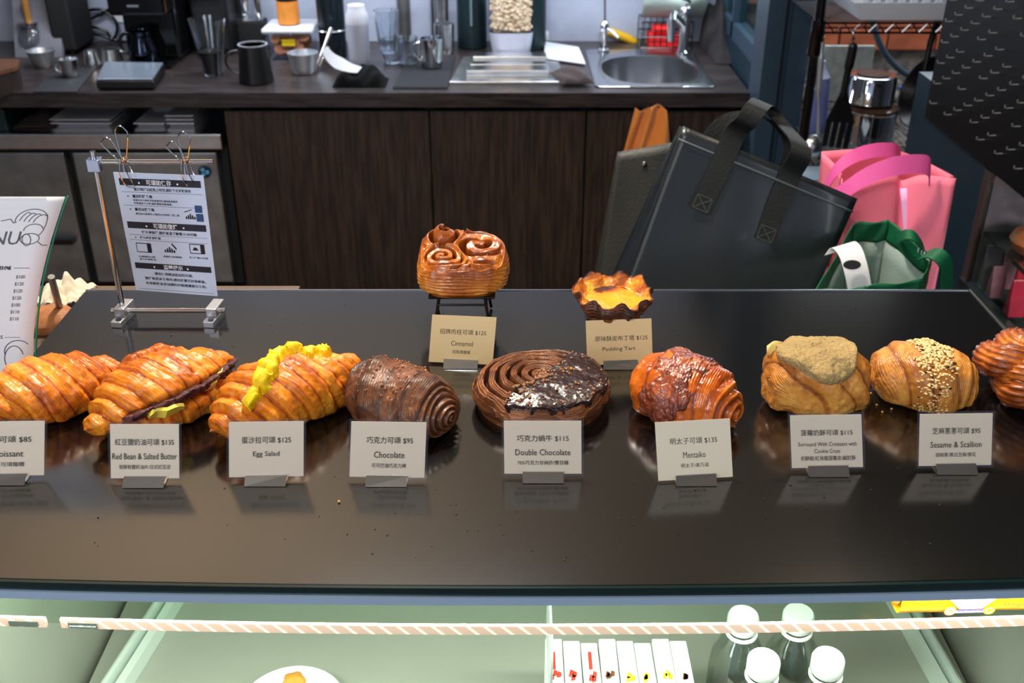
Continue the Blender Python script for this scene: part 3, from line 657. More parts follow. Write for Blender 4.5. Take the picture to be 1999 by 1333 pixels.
# pale sheet leaning behind, blue-grey board on the lower shelf
p = UY(1548, 320, 2.95); MB().box(.83, .99, 2.84, 2.96, 0, p.z - .01).single('grey_bin', mat('pale_blue_board', (120, 140, 156), .5), 'pale grey bin in front of the wire rack beside the column', 'bin')
# translucent blue bottle behind the spoon
c = UY(1590, 265, 3.35); t, cc, H, mp = vessel('detergent_bottle', 'translucent violet-blue plastic bottle behind the slotted spoon', 'bottle', 1592, 262, 150, 26, 20, mat('violet_plastic', (100, 110, 170), .35, trans=.2), z=zs + .006, inner=False)
MB().lathe([(20 * mp, H + .0005), (9 * mp, H + .03), (8 * mp, H + .05), (0, H + .05)], cc).build('neck', mat('violet_cap', (176, 186, 222), .4), t)
# cement board behind
a = UY(1618, 95, 3.9); b_ = UY(1700, 190, 3.9); MB().box(a.x, b_.x, 3.94, 3.96, 0, a.z).single('cement_board', mat('cement_board', (168, 166, 162), .9, var=.2, vscale=30), 'pale cement board leaning behind the steel pots', 'board')
# steel pots: lower upright, upper upside down with dark base
z0 = zs + .006
t, cc, H, mp = vessel('steel_pot', 'polished steel pot standing on the wire shelf', 'pot', 1707, 289, 214, 47, 49, chrome, z=z0, wall=.002)
MB().lathe([(49 * mp, H - .004), (51 * mp, H), (49 * mp, H + .003)], cc).build('rim', chrome, t)
zp = z0 + H + .004
for k, (nm, lb) in enumerate((('saucepan_lid', 'dark glass lid between the two steel pots'),)):
    tl = thing(nm, cc + Vector((-.0, 0, H + .004)), lb, 'lid')
    MB().lathe([(49 * mp, zp), (50 * mp, zp + .006), (30 * mp, zp + .016), (0, zp + .02)], (cc.x, cc.y, 0)).build('disc', mat('smoky_lid', (70, 52, 46), .2), tl)
c2 = Vector((cc.x - .012, cc.y + .01, zp + .021)); t = thing('upturned_pot', c2, 'steel pot upside down with brown base, topmost of the pots', 'pot')
r = 47 * mp; H2 = max(.05, UY(1700, 140, cc.y).z - zp - .03)
MB().lathe([(r * 1.03, 0), (r * 1.03, .004), (r, .006), (r, H2 - .015), (r * .93, H2 - .002), (r * .85, H2), (0, H2 - .003)], c2).build('body', chrome, t)
MB().lathe([(r * .62, H2 + .0), (r * .66, H2 + .003), (r * .58, H2 + .004), (0, H2 + .001)], c2).build('base_ring', mat('burnt_base', (82, 56, 46), .4, .6), t)
# hooks with utensils hanging from the rack rail
def hook(x, zt_, zb_):
    m = MB(); m.tube([(x, YR + .01, zt_ - .004), (x, YR, zt_ + .006), (x, YR - .012, zt_ - .002), (x, YR - .014, (zt_ + zb_) / 2), (x, YR - .006, zb_), (x, YR - .020, zb_ - .002), (x, YR - .024, zb_ + .012)], .0022, 6); return m
def px_(px, py, dy=-.016): return UY(px, py, YR + dy)
h = px_(1665, 80); hook(h.x, zr2 + .003, h.z).single('s_hook', steel, 'small wire hook holding the black spatula on the rail', 'hook')
t = thing('black_spatula', px_(1636, 288), 'black slotted plastic spatula hanging from the wire rack', 'spatula')
pts = [px_(*q) for q in ((1665, 84), (1664, 98), (1657, 130), (1650, 165), (1645, 190))]; m = MB()
m.tube(smooth_path(pts, 5), [.006, .009, .012] + [.013] * 8 + [.010] * 10, 10, flat=1.0); m.build('handle', black, t)
hd = [px_(*q) for q in ((1640, 188), (1654, 188), (1668, 240), (1656, 292), (1606, 280), (1612, 238))]
cz = sum((p for p in hd), Vector()) / 6
def quad(q, m_=None):
    m = MB(); P_ = [px_(*k) for k in q]; m.add([p + Vector((0, -.004, 0)) for p in P_] + [p + Vector((0, .0, 0)) for p in P_], [(0, 1, 2, 3), (7, 6, 5, 4), (0, 4, 5, 1), (1, 5, 6, 2), (2, 6, 7, 3), (3, 7, 4, 0)]); return m
quad(((1640, 180), (1654, 181), (1668, 240), (1611, 237))).build('shoulder', black, t)
for k in range(4):
    f0, f1 = k / 4 + .03, k / 4 + .21
    A = lambda f: (1611 + 57 * f, 237 + 3 * f); B = lambda f: (1602 + 54 * f, 284 + 6 * f)
    quad((A(f0), A(f1), B(f1), B(f0))).build('tine', black, t)
h = px_(1570, 82); h = px_(1606, 78); hook(h.x, zr2 + .003, h.z).single('s_hook', steel, 'small wire hook holding the slotted steel spoon on the rail', 'hook')
t = thing('slotted_spoon', px_(1586, 306), 'long steel slotted spoon hanging from the wire rack', 'spoon')
pts = [px_(*q) for q in ((1606, 82), (1603, 110), (1600, 150), (1598, 185), (1598, 214), (1597, 262))]
MB().tube(smooth_path(pts, 4), [.006] * 4 + [.009] * 8 + [.006, .005, .004, .004, .005, .005, .006, .006, .007], 8).build('handle', mat('satin_steel', (205, 214, 226), .3, .8), t)
bc_ = px_(1588, 288); m = MB(); m.lathe([(0, .006), (.014, .004), (.024, 0), (.030, -.008), (.032, -.008), (.026, .003), (.014, .008), (0, .010)], M=Matrix.Translation(bc_) @ Matrix.Rotation(R(75), 4, 'X'), n=24, sy=1.15); m.build('bowl', steel, t)
for k in range(7):
    q = k * .9; MB().lathe([(0, .0105), (.0022, .0105), (.0022, .012), (0, .012)], M=Matrix.Translation(bc_) @ Matrix.Rotation(R(75), 4, 'X') @ Matrix.Translation((.010 * math.cos(q), .012 * math.sin(q), 0)), n=8).build('hole', black, t)
# white basket on the upper shelf
a = UY(1655, 27, YR); b_ = UY(1846, 30, YR); za = zr1 + .0065
t = thing('white_basket', ((a.x + b_.x) / 2, YR + .12, za), 'white perforated plastic basket on the upper wire shelf', 'basket')
m = MB(); xa, xb = a.x + .01, b_.x + .05
m.hull8([(xa + .03, YR + .01, za), (xb, YR + .01, za), (xb, YR + .28, za), (xa + .03, YR + .28, za), (xa, YR - .015, za + .05), (xb, YR - .015, za + .05), (xb, YR + .3, za + .05), (xa, YR + .3, za + .05)]); m.build('lower_band', mat('basket_white', (216, 224, 238), .4), t)
for k in range(9):
    x = xa + .02 + k * .034; MB().box(x, x + .018, YR - .014, YR - .004, za + .0505, za + .12).build('slat', MATS['basket_white'], t)
MB().box(xa, xb, YR - .016, YR + .3, za + .1205, za + .135).build('rim', MATS['basket_white'], t)
# hose
hp = [UY(x, y, 3.78) for x, y in ((1690, -30), (1698, 20), (1708, 60), (1725, 100), (1752, 132), (1785, 152), (1830, 165))]
MB().tube(smooth_path(hp, 6), .011, 10).single('grey_hose', mat('grey_hose', (72, 86, 98), .4), 'grey rubber hose curving down past the brick wall', 'hose')
a = UY(1756, 172, 3.6); b_ = UY(1830, 170, 3.6); MB().tube([a, b_], .008, 8).single('blue_pipe', mat('blue_plastic', (50, 95, 190), .4), 'thin blue plastic tube behind the pots', 'pipe')
# black mitt / pan on the right
c = UY(1782, 262, 3.2); t = thing('black_pan', c, 'black frying pan leaning on edge right of the pots', 'pan')
m = MB(); m.lathe([(0, 0), (.085, 0), (.11, .03), (.113, .03), (.088, -.004), (0, -.004)], M=Matrix.Translation((c.x + .045, 3.22, zs + .13)) @ Matrix.Rotation(R(-70), 4, 'Y') @ Matrix.Rotation(R(15), 4, 'X'), n=40); m.build('body', mat('pan_black', (20, 20, 24), .35, .4), t)
MB().tube([(c.x + .0, 3.2, zs + .20), (c.x + .01, 3.22, zs + .29), (c.x + .03, 3.24, zs + .36)], [.008, .01, .012], 8).build('handle', black, t)

# =================================================================== side cabinet wall on the right: teal wall, pegboard, glass case
XP = 1.0
struct('trim_3', MB().box(XP + .012, 1.06, 2.14, 2.62, 0, 1.12).box(XP + .004, XP + .0118, 2.135, 2.16, .3, 1.05), teal_d)
p = UX(1805, 225, XP); q = UX(1999, 393, XP); zb_ = (p.z + q.z) / 2
peg = thing('pegboard', (XP, 1.8, zb_), 'black pegboard panel full of small steel pegs at the right', 'pegboard')
MB().box(XP, XP + .012, 1.0, p.y, zb_, 2.74, b=.002).build('panel', mat('peg_black', (5, 6, 7), .4, spec=.2), peg)
pm = None; cnt = 0
for i in range(30):
    for j in range(13):
        y = p.y - .06 - i * .047; z = zb_ + .05 + j * .047 + (i % 2) * .0235
        px1, py1 = proj((XP, y, z))
        if not (-60 < py1 and px1 < 2060): continue
        if rnd.random() < .18: continue
        if pm is None:
            pm = MB(Matrix.Translation(ORG[peg.name])).tube([(0, 0, 0), (-.012, 0, -.0005), (-.0165, 0, .001), (-.017, 0, .006)], .0017, 6).build('peg', mat('peg_steel', (150, 156, 158), .3, .6), peg); o = pm
        else:
            o = pm.copy(); COL.objects.link(o)
        o.location = Vector((XP - .0005, y, z)) - ORG[peg.name]; cnt += 1
MB().box(XP + .013, XP + .5, 1.0, 2.45, zb_ + .03, 2.7).single('tall_cupboard', mblack, 'tall black cupboard that carries the pegboard', 'cupboard')
f = lambda a, b: Vector((XP - .0008, p.y - .022 - a, zb_ + .028 + b)); text('On', f, 0, 0, .022, .016, wink, peg, bold=.01)
# glass case body
zg0 = UX(1877, 541, XP).z
t = thing('side_display_case', (1.25, 1.5, 0), 'black side display case with a glass flank below the pegboard', 'display case')
MB().box(XP, 1.5, .9, 2.125, 0, zg0 - .02).box(XP + .3, 1.5, .9, 2.125, zg0 - .02, zb_ - .004).build('body', mblack, t)
MB().box(XP - .004, XP + .02, .9, 2.13, zg0 - .0195, zg0 - .001).build('sill', mat('dark_rail', (36, 44, 46), .3, .6), t)
MB().box(XP, XP + .02, 2.105, 2.13, zg0, zb_ - .004).build('corner_post', mat('rose_steel', (76, 62, 62), .35, .5), t)
MB().box(XP + .004, XP + .010, .9, 2.104, zg0, zb_ - .004).build('pane', pane, t)
MB().box(XP + .014, XP + .29, .9, 2.1, zg0 + .115, zg0 + .12).build('glass_shelf', pane, t)
MB().box(XP + .012, XP + .014, .9, 1.95, zg0 + .112, zg0 + .123).build('shelf_edge', steel, t)
pinkm = mat('dusty_pink', (150, 84, 104), .5, var=.3, vscale=30); redm = mat('deep_red', (176, 28, 56), .4, var=.2, vscale=20); mauve = mat('mauve', (96, 78, 92), .5, var=.3, vscale=30); crm = mat('cream', (210, 196, 190), .5)
zb0 = zg0 + .0005
i = 0
for x, y, h, w, m_, lab in ((1.035, 2.075, .100, .036, mauve, 'mauve paper pack in the side case, back row nearest the glass'), (1.075, 2.075, .095, .036, pinkm, 'dusty pink pack in the side case, middle of the back row'), (1.115, 2.075, .105, .036, mauve, 'mauve pack in the side case, back row farthest from the glass'),
                         (1.032, 2.03, .07, .03, pinkm, 'short pink pack in the side case beside the glass'), (1.062, 1.985, .10, .034, redm, 'deep red pack in the side case, rear one of two'), (1.035, 1.94, .08, .034, redm, 'deep red pack in the side case, front one of two')):
    m = MB().hull8([(x - w / 2, y - .014, zb0), (x + w / 2, y - .014, zb0), (x + w / 2, y + .014, zb0), (x - w / 2, y + .014, zb0), (x - w / 2, y - .002, zb0 + h), (x + w / 2, y - .002, zb0 + h), (x + w / 2, y + .002, zb0 + h), (x - w / 2, y + .002, zb0 + h)])
    m.single('snack_pack', m_, lab, 'pack', 'snack packs in the side case', bevel=.003)
MB().box(XP + .012, XP + .299, 2.1005, 2.104, zg0, zb_ - .004).build('end_panel', mauve, t)
zs1 = zg0 + .1235
MB().lathe([(0, 0), (.07, 0), (.085, .02), (.075, .034), (.04, .045), (0, .048)], (XP + .075, 1.99, zs1), sx=.62, sy=.7, n=40).single('baked_pie', mat('pie_crust', (176, 84, 50), .4, var=.4, vscale=30, bump=.5), 'reddish brown pie on the glass shelf of the side case', 'pie')
MB().lathe([(0, 0), (.05, 0), (.055, .03), (.05, .05), (0, .055)], (XP + .17, 2.03, zs1), n=20).single('white_tub', crm, 'pale tub behind the pie in the side case', 'tub')

# =================================================================== low side table with shopping bags
zt_ = .80
t = thing('side_table', (.75, 1.7, 0), 'black low side table carrying the shopping bags', 'table')
MB().box(.12, .985, 1.42, 2.0, zt_ - .03, zt_).build('top', mblack, t)
for x in (.15, .95):
    for y in (1.45, 1.97): MB().box(x - .02, x + .02, y - .02, y + .02, 0, zt_ - .0305).build('leg', mblack, t)
def bagmat(name, col, rough=.5, var=.06, bump=.25, bs=260, coat=0):
    return mat(name, col, rough, var=var, vscale=6, bump=bump, bscale=bs, coat=coat)
def tote(name, label, cat, corners, yb, dep, m, hm=None, open_=.5, fold=.02, wav=.004):
    """corners: photo places of the front panel TL,TR,BR,BL at depth (Y front top, bottom). A gusseted bag: front, back, two sides, floor"""
    TL, TR, BR, BL = corners
    t = thing(name, Vector(((BL.x + BR.x) / 2, (BL.y + BR.y) / 2, min(BL.z, BR.z))), label, cat)
    nrm = (TR - TL).cross(BL - TL).normalized()
    if nrm.y < 0: nrm = -nrm
    back = nrm * dep * open_
    bk = Vector((0, dep, 0))
    def pan(A, B, C, D, ww, ph, nm, bow=0):
        def f(u, v):
            p = (A.lerp(B, u)).lerp(D.lerp(C, u), v)
            k = math.sin(math.pi * u) * (.4 + .6 * (1 - v)) 
            return p + nrm * (bow * k + ww * math.sin(5 * u + 3 * v + ph) * math.sin(math.pi * v) + ww * .5 * math.sin(13 * u - 4 * v + ph))
        return MB().grid(f, 26, 22).build(nm, m, t, solid=.0022)
    pan(TL, TR, BR, BL, wav, .3, 'front_panel', -.006)
    TL2, TR2, BL2, BR2 = TL + back, TR + back, BL + bk, BR + bk
    pan(TL2, TR2, BR2, BL2, wav, 1.7, 'back_panel')
    # gusset sides folded inward
    def side(A, A2, B, B2, s, nm):
        def f(u, v):
            p = A.lerp(A2, u).lerp(B.lerp(B2, u), v); inw = (TR - TL).normalized() * s * fold * math.sin(math.pi * u) * (1 - .6 * v); return p + inw
        return MB().grid(f, 9, 14).build(nm, m, t, solid=.0022)
    side(TL, TL2, BL, BL2, 1, 'side_gusset'); side(TR, TR2, BR, BR2, -1, 'side_gusset')
    MB().add([BL, BR, BR2, BL2], [(0, 1, 2, 3)]).build('bottom', m, t, solid=.002)
    return t, nrm
# --- big black bag, tilted to the right
bkm = bagmat('black_nonwoven', (30, 35, 40), .30, coat=.15, bump=.06)
hbm = bagmat('black_webbing', (12, 15, 16), .6)
Yt, Yb = 1.76, 1.64
def bagpt(px, py):  # a point on the leaning front panel
    d = ray(px, py); A = Vector((0, Yb, zt_)); n = Vector((0, -(UY(1400, 300, Yt).z - zt_), Yt - Yb)).normalized()
    t_ = (A - Vector((0, 0, EYE))).dot(n) / d.dot(n); return Vector((0, 0, EYE)) + d * t_
TL, TR, BR, BL = bagpt(1334, 246), bagpt(1674, 388), bagpt(1560, 640), bagpt(1190, 628)
BR.z = max(BR.z, zt_ + .002); BL.z = max(BL.z, zt_ + .002)
t, nrm = tote('black_tote_bag', 'large glossy black non-woven tote bag tilted to the right', 'bag', (TL, TR, BR, BL), 0, .12, bkm, open_=.35)
ux = (TR - TL).normalized(); dn = ((BL + BR) / 2 - (TL + TR) / 2).normalized()
# hem seam
MB().grid(lambda u, v: TL.lerp(TR, u) + dn * (.022 + v * .004) - nrm * (.0045 + .006 * math.sin(math.pi * u)), 20, 2).build('hem_seam', mat('seam_grey', (74, 82, 86), .4), t, solid=.001)
def strap(px_pts, w, nm, m_, par, off=.006, stitched=True, wdir=None):
    P_ = smooth_path(px_pts, 6); wd = []
    for k, p in enumerate(P_):
        wd.append((wdir or ux) * w)
    MB().ribbon(P_, wd, .0012).build(nm, m_, par)
k_ = -nrm * .010
def bq(px, py, lift=0): return bagpt(px, py) + k_ - nrm * lift
strap([bq(1363, 410), bq(1395, 345), bq(1432, 262), bq(1450, 238, .02), bq(1470, 228, .03) + Vector((0, .02, .01)), bq(1505, 232, .0) + Vector((0, .06, .01)), bq(1540, 262, -.0) + Vector((0, .06, 0)), bq(1555, 290, .02), bq(1540, 340), bq(1515, 400), bq(1489, 470)], .019, 'handle', hbm, t)
strap([bq(1380, 300) + nrm * .06, bq(1425, 238) + nrm * .06, bq(1480, 222) + nrm * .07, bq(1530, 240) + nrm * .07, bq(1560, 285) + nrm * .06, bq(1550, 330) + nrm * .06], .016, 'handle', hbm, t)
for (x, y) in ((1369, 396), (1493, 455)):
    f = lambda a, b, x=x, y=y: bagpt(x, y) + k_ * 1.25 + ux * a - dn * b
    decal(f, linep([(-.014, -.012), (.014, -.012), (.014, .012), (-.014, .012), (-.014, -.012), (.014, .012)], .0014) + linep([(-.014, .012), (.014, -.012)], .0014), mat('stitch', (62, 66, 64), .7), t, 'stitching')
# --- second bag behind it, left (greyish, darker top)
Y2 = 1.93
def b2(px, py, Y=Y2): return UY(px, py, Y)
g2 = bagmat('grey_nonwoven', (52, 52, 50), .45)
t, n2 = tote('dark_grey_tote_bag', 'dark grey tote bag with snap button behind the big black bag', 'bag', (b2(1206, 300), b2(1420, 262), Vector((b2(1420, 300).x, 1.87, zt_ + .002)), Vector((b2(1150, 560).x, 1.87, zt_ + .002))), 0, .06, g2, open_=.3)
c = b2(1258, 321, Y2 - .012); MB().lathe([(0, 0), (.006, 0), (.005, .003), (0, .004)], M=Matrix.Translation(c) @ Matrix.Rotation(R(90), 4, 'X'), n=16).build('snap_button', steel, t)
# --- orange cloth hanging on the cabinet door edge
ocm = mat('orange_cloth', (206, 122, 44), .85, bump=.5, bscale=120, sheen=.3, var=.15)
def oc(u, v):
    top = UY(1240 + 60 * u, 208 + 6 * math.sin(7 * u), 3.44); bot = UY(1193 + 112 * u, 372 - 85 * u, 3.40)
    p = top.lerp(bot, v); return p + Vector((.010 * math.sin(9 * u) * v, -.014 * math.sin(14 * u + 3 * v) - .012, 0))
MB().grid(oc, 60, 34).single('orange_cloth', ocm, 'orange brown cloth hanging over the cabinet door by the bags', 'cloth', solid=.003)
MB().box(UY(1236, 208, 3.4).x, UY(1306, 208, 3.4).x, 3.4365, 3.452, UY(1270, 212, 3.44).z, UY(1270, 207, 3.44).z, b=.003).single('towel_clip', gblack, 'small black rail clip holding the orange cloth', 'clip')
# --- pink bag
pk = bagmat('pink_nonwoven', (250, 128, 156), .6, bump=.12); pkd = bagmat('deep_pink_webbing', (236, 96, 172), .5, bump=.2, bs=400)
Yp = 1.93
def pp(px, py, Y=Yp): return UY(px, py, Y)
t = thing('pink_tote_bag', (pp(1740, 600).x, Yp + .03, zt_), 'bright pink non-woven tote bag standing open', 'bag')
zb = zt_ + .002
# top outline (front left -> front fold -> front right, then back), bottoms straight down
TF = [pp(1640, 372, 1.84), pp(1738, 338, 1.87), pp(1760, 352, 1.88), pp(1798, 342, 1.86), pp(1866, 348, 1.84)]
TBk = [pp(1604, 296, 1.97), pp(1700, 290, 1.97), pp(1752, 294, 1.97), pp(1800, 312, 1.97), pp(1862, 344, 1.93)]
def wall(tops, yb_, shrink, nm):
    bot = [Vector((p.x * shrink + (1 - shrink) * pp(1740, 400).x, yb_, zb)) for p in tops]
    m = MB(); T_ = smooth_path(tops, 5); B_ = smooth_path(bot, 5); n = len(T_)
    def f(u, v):
        i = min(n - 1, int(round(u * (n - 1)))); return T_[i].lerp(B_[i], v) + Vector((0, .004 * math.sin(11 * u + 4 * v), 0)) * math.sin(math.pi * v)
    return m.grid(f, n, 20).build(nm, pk, t, solid=.002)
wall(TF, 1.80, .86, 'front_panel'); wall(TBk, 1.98, .86, 'back_panel')
wall([TBk[0], TBk[0].lerp(TF[0], .5) + Vector((.02, 0, -.004)), TF[0]], 1.90, .86, 'side_gusset'); wall([TBk[-1], TF[-1].lerp(TBk[-1], .5) + Vector((-.012, 0, 0)), TF[-1]], 1.90, .86, 'side_gusset')
MB().grid(lambda u, v: (TF[2] + Vector((-.004 + .022 * u, -.010, -.012))).lerp(Vector((pp(1765, 500).x - .012 + .03 * u, 1.795, zb + .02)), v), 3, 12).build('centre_fold', mat('pale_pink_fold', (236, 176, 226), .5), t, solid=.0018)
zz = Vector((0, 0, .013))
def strap3(pts, nm, par, m_, wd, t_=.0012):
    P_ = smooth_path(pts, 6); MB().ribbon(P_, [wd] * len(P_), t_).build(nm, m_, par)
strap3([pp(1625, 390, 1.825), pp(1650, 372, 1.815), pp(1690, 345, 1.81), pp(1740, 326, 1.81), pp(1785, 320, 1.82), pp(1812, 324, 1.83), pp(1815, 345, 1.835)], 'handle', t, pkd, Vector((0, .006, .016)))
strap3([pp(1612, 366, 1.90), pp(1632, 332, 1.89), pp(1665, 306, 1.89), pp(1705, 294, 1.90), pp(1742, 293, 1.92), pp(1755, 300, 1.94), pp(1757, 312, 1.95)], 'handle', t, pkd, Vector((0, .006, .012)))
# --- green and white bag
gn = bagmat('green_nonwoven', (4, 92, 56), .55, bump=.15); gw = bagmat('pale_green_lining', (150, 172, 166), .6)
t = thing('green_white_bag', (pp(1720, 600, 1.6).x, 1.62, zt_), 'open green and white shopping bag in front of the pink one', 'bag')
def gp(px, py, Y): return UY(px, py, Y)
def gquad(ps, nm, m_, wav=.002):
    A, B, C, D = ps; return MB().grid(lambda u, v: A.lerp(B, u).lerp(D.lerp(C, u), v) + Vector((0, wav * math.sin(9 * u + 4 * v), wav * math.sin(7 * u))), 16, 8).build(nm, m_, t, solid=.002)
dz = Vector((0, 0, zb))
fl_ = lambda p: Vector((p.x, p.y, zb))
A1, A2, A3 = gp(1668, 436, 1.74), gp(1735, 430, 1.74), gp(1820, 500, 1.66)      # back rim
B1, B2, B3 = gp(1592, 568, 1.50), gp(1690, 560, 1.47), gp(1800, 545, 1.50)      # front rim
dd = Vector((0, 0, -.038))
gquad((A1, A2, A2 + dd, A1 + dd), 'rim_band', gn); gquad((A2, A3, A3 + dd, A2 + dd), 'rim_band', gn)
gquad((A1 + dd, A2 + dd, fl_(A2), fl_(A1)), 'back_panel', gw); gquad((A2 + dd, A3 + dd, fl_(A3), fl_(A2)), 'back_panel', gw)
gquad((A3, B3, B3 + dd * 1.3, A3 + dd * 1.3), 'rim_band', gn); gquad((A3 + dd * 1.3, B3 + dd * 1.3, fl_(B3), fl_(A3)), 'side_gusset', gn)
gquad((B1, B2, B2 + dd, B1 + dd), 'rim_band', gn); gquad((B2, B3, B3 + dd, B2 + dd), 'rim_band', gn)
gquad((B1 + dd, B3 + dd, fl_(B3), fl_(B1)), 'front_panel', gw)
gquad((A1, B1, B1 + dd, A1 + dd), 'rim_band', gn); gquad((A1 + dd, B1 + dd, fl_(B1), fl_(A1)), 'side_gusset', gw)
strap3([gp(1752, 466, 1.70), gp(1768, 458, 1.66), gp(1785, 462, 1.65), gp(1800, 482, 1.66), gp(1806, 505, 1.66)], 'handle', t, gn, Vector((.003, .012, .004)))
strap3([gp(1802, 500, 1.60), gp(1820, 494, 1.58), gp(1838, 503, 1.57), gp(1848, 525, 1.57), gp(1848, 575, 1.57)], 'handle', t, gn, Vector((.010, .006, .006)))
tf = lambda a, b: gp(1789, 490, 1.655) + Vector((a * .8, -a * .55 - .004, b - a * .55)); text('ruti', tf, 0, 0, .022, .014, wink, t, bold=.01)
# receipt roll inside the green bag
P_ = smooth_path([gp(1632, 492, 1.60), gp(1645, 478, 1.60), gp(1660, 492, 1.58), gp(1672, 530, 1.56), gp(1680, 575, 1.55)], 6)
o = MB().ribbon(P_, [Vector((.018, 0, .006))] * len(P_), .0006).single('paper_receipt', paper, 'curled white receipt lying in the green bag', 'receipt')
cp = gp(1661, 515, 1.56); m = MB(); m.lathe([(0, 0), (.011, 0), (.011, .0008), (0, .0008)], M=Matrix.Translation(cp + Vector((0, -.006, .001))) @ Matrix.Rotation(R(65), 4, 'X'), n=24, sx=1.3, sy=.7)
m.build('round_stamp', ink, None)
st = [o2 for o2 in COL.objects if o2.name.startswith('round_stamp')][0]; off = ORG[o.name]; st.parent = o; st.location = -off
# =================================================================== staff ledge behind the board, left
zl_ = 1.15; t = MB().box(-1.5, -.541, .98, 1.302, zl_ - .03, zl_).box(-.5405, -.29, 1.19, 1.302, zl_ - .03, zl_).box(-1.48, -1.44, .99, 1.29, 0, zl_ - .0301).box(-.34, -.30, 1.2, 1.29, 0, zl_ - .0301)
t.single('staff_ledge', mat('brown_ledge', (104, 86, 74), .45, var=.12, vscale=14), 'brown staff ledge behind the left end of the black board', 'ledge')
c = U(118, 600, zl_)
def crump(u, v):
    return Vector((c.x - .035 + .055 * u + .015 * v, c.y - .01 + .06 * v, zl_ + .003 + .022 * math.sin(math.pi * u) * math.sin(math.pi * v) * (1 + .5 * math.sin(13 * u + 5 * v) * math.sin(9 * v)) + .006 * abs(math.sin(11 * u + 8 * v)) + .004 * abs(math.sin(15 * v - 9 * u))))
MB().grid(crump, 24, 24).single('crumpled_paper', mat('cream_paper', (226, 214, 190), .6), 'crumpled cream paper on the staff ledge', 'paper', solid=.001)
c3 = U(104, 640, zl_); MB().lathe([(0, 0), (.03, 0), (.036, .012), (.026, .024), (0, .028)], (c3.x, c3.y, zl_ + .0005), sy=.7, n=30, flute=.05, nf=7).single('bread_piece', mat('bread_brown', (176, 112, 66), .6, var=.3, vscale=60, bump=.5), 'piece of brown bread on the ledge beside the menu', 'bread')
a = UY(100, 540, 1.16); b_ = U(122, 622, zl_ + .006); MB().tube([b_, a], .0042, 10).single('steel_rod', dsteel, 'thin steel tong leg leaning beside the menu', 'tongs')

# =================================================================== display counter
ZB = 1.20; BX0, BX1, BY0, BY1 = -.530, .568, .640, 1.181
boardm = mat('black_laminate_board', (11, 12, 14), .14, var=.12, vscale=3, spec=1, coat=.8, bump=.012, bscale=900)
boardm.node_tree.nodes['Principled BSDF'].inputs['Coat Roughness'].default_value = .12
t = thing('display_board', ((BX0 + BX1) / 2, (BY0 + BY1) / 2, ZB - .008), 'wide glossy black board on top of the pastry display case', 'board')
MB().bowed(BX0, BX1, BY0, BY1, ZB - .008, ZB).build('top', boardm, t)
MB().box(BX0, BX1, BY1 + .0002, BY1 + .0025, ZB - .02, ZB + .001).build('rear_trim', steel, t)
MB().box(BX1 + .0002, BX1 + .003, BY0 + .016, BY1 + .0025, ZB - .02, ZB + .001).build('side_trim', dsteel, t)
MB().bowed(BX0, BX1, BY0 - .0035, BY0 - .0002, ZB - .0085, ZB - .0005, 1, 1).build('front_edge', mat('dark_green_glass_edge', (10, 34, 36), .15), t)

# ---------------------------------------------------------------- noise
def vn(x, y, z, seed=0):
    xi, yi, zi = np.floor(x).astype(np.int64), np.floor(y).astype(np.int64), np.floor(z).astype(np.int64)
    fx, fy, fz = x - xi, y - yi, z - zi; fx = fx * fx * (3 - 2 * fx); fy = fy * fy * (3 - 2 * fy); fz = fz * fz * (3 - 2 * fz)
    def h(a, b, c):
        n = (a * 374761393 + b * 668265263 + c * 2147483647 + seed * 974711) & 0xffffffff
        n = ((n ^ (n >> 13)) * 1274126177) & 0xffffffff; n = n ^ (n >> 16); return (n & 0xffff) / 65535.0
    r = 0
    for a in (0, 1):
        for b in (0, 1):
            for c in (0, 1):
                r = r + h(xi + a, yi + b, zi + c) * (fx if a else 1 - fx) * (fy if b else 1 - fy) * (fz if c else 1 - fz)
    return r * 2 - 1
def fbm(P_, s, seed=0, o=3):
    r = 0; a = 1; f = s
    for k in range(o): r = r + a * vn(P_[..., 0] * f, P_[..., 1] * f, P_[..., 2] * f, seed + k); a *= .5; f *= 2.03
    return r
def sstep(x, a, b): t = np.clip((x - a) / (b - a), 0, 1); return t * t * (3 - 2 * t)
def gnorm(P_, wrap=True):
    du = np.gradient(P_, axis=0)
    if wrap:
        Q = np.concatenate([P_[:, -2:-1], P_, P_[:, 1:2]], axis=1); dv = np.gradient(Q, axis=1)[:, 1:-1]
    else: dv = np.gradient(P_, axis=1)
    n = np.cross(du, dv); l = np.linalg.norm(n, axis=-1, keepdims=True); n = n / np.maximum(l, 1e-12); return n
def place(P_, c, ang, tilt=0, roll=0):
    M = Matrix.Translation(c) @ Matrix.Rotation(ang, 4, 'Z') @ Matrix.Rotation(tilt, 4, 'X') @ Matrix.Rotation(roll, 4, 'Y'); A = np.array(M)
    return P_ @ A[:3, :3].T + A[:3, 3]
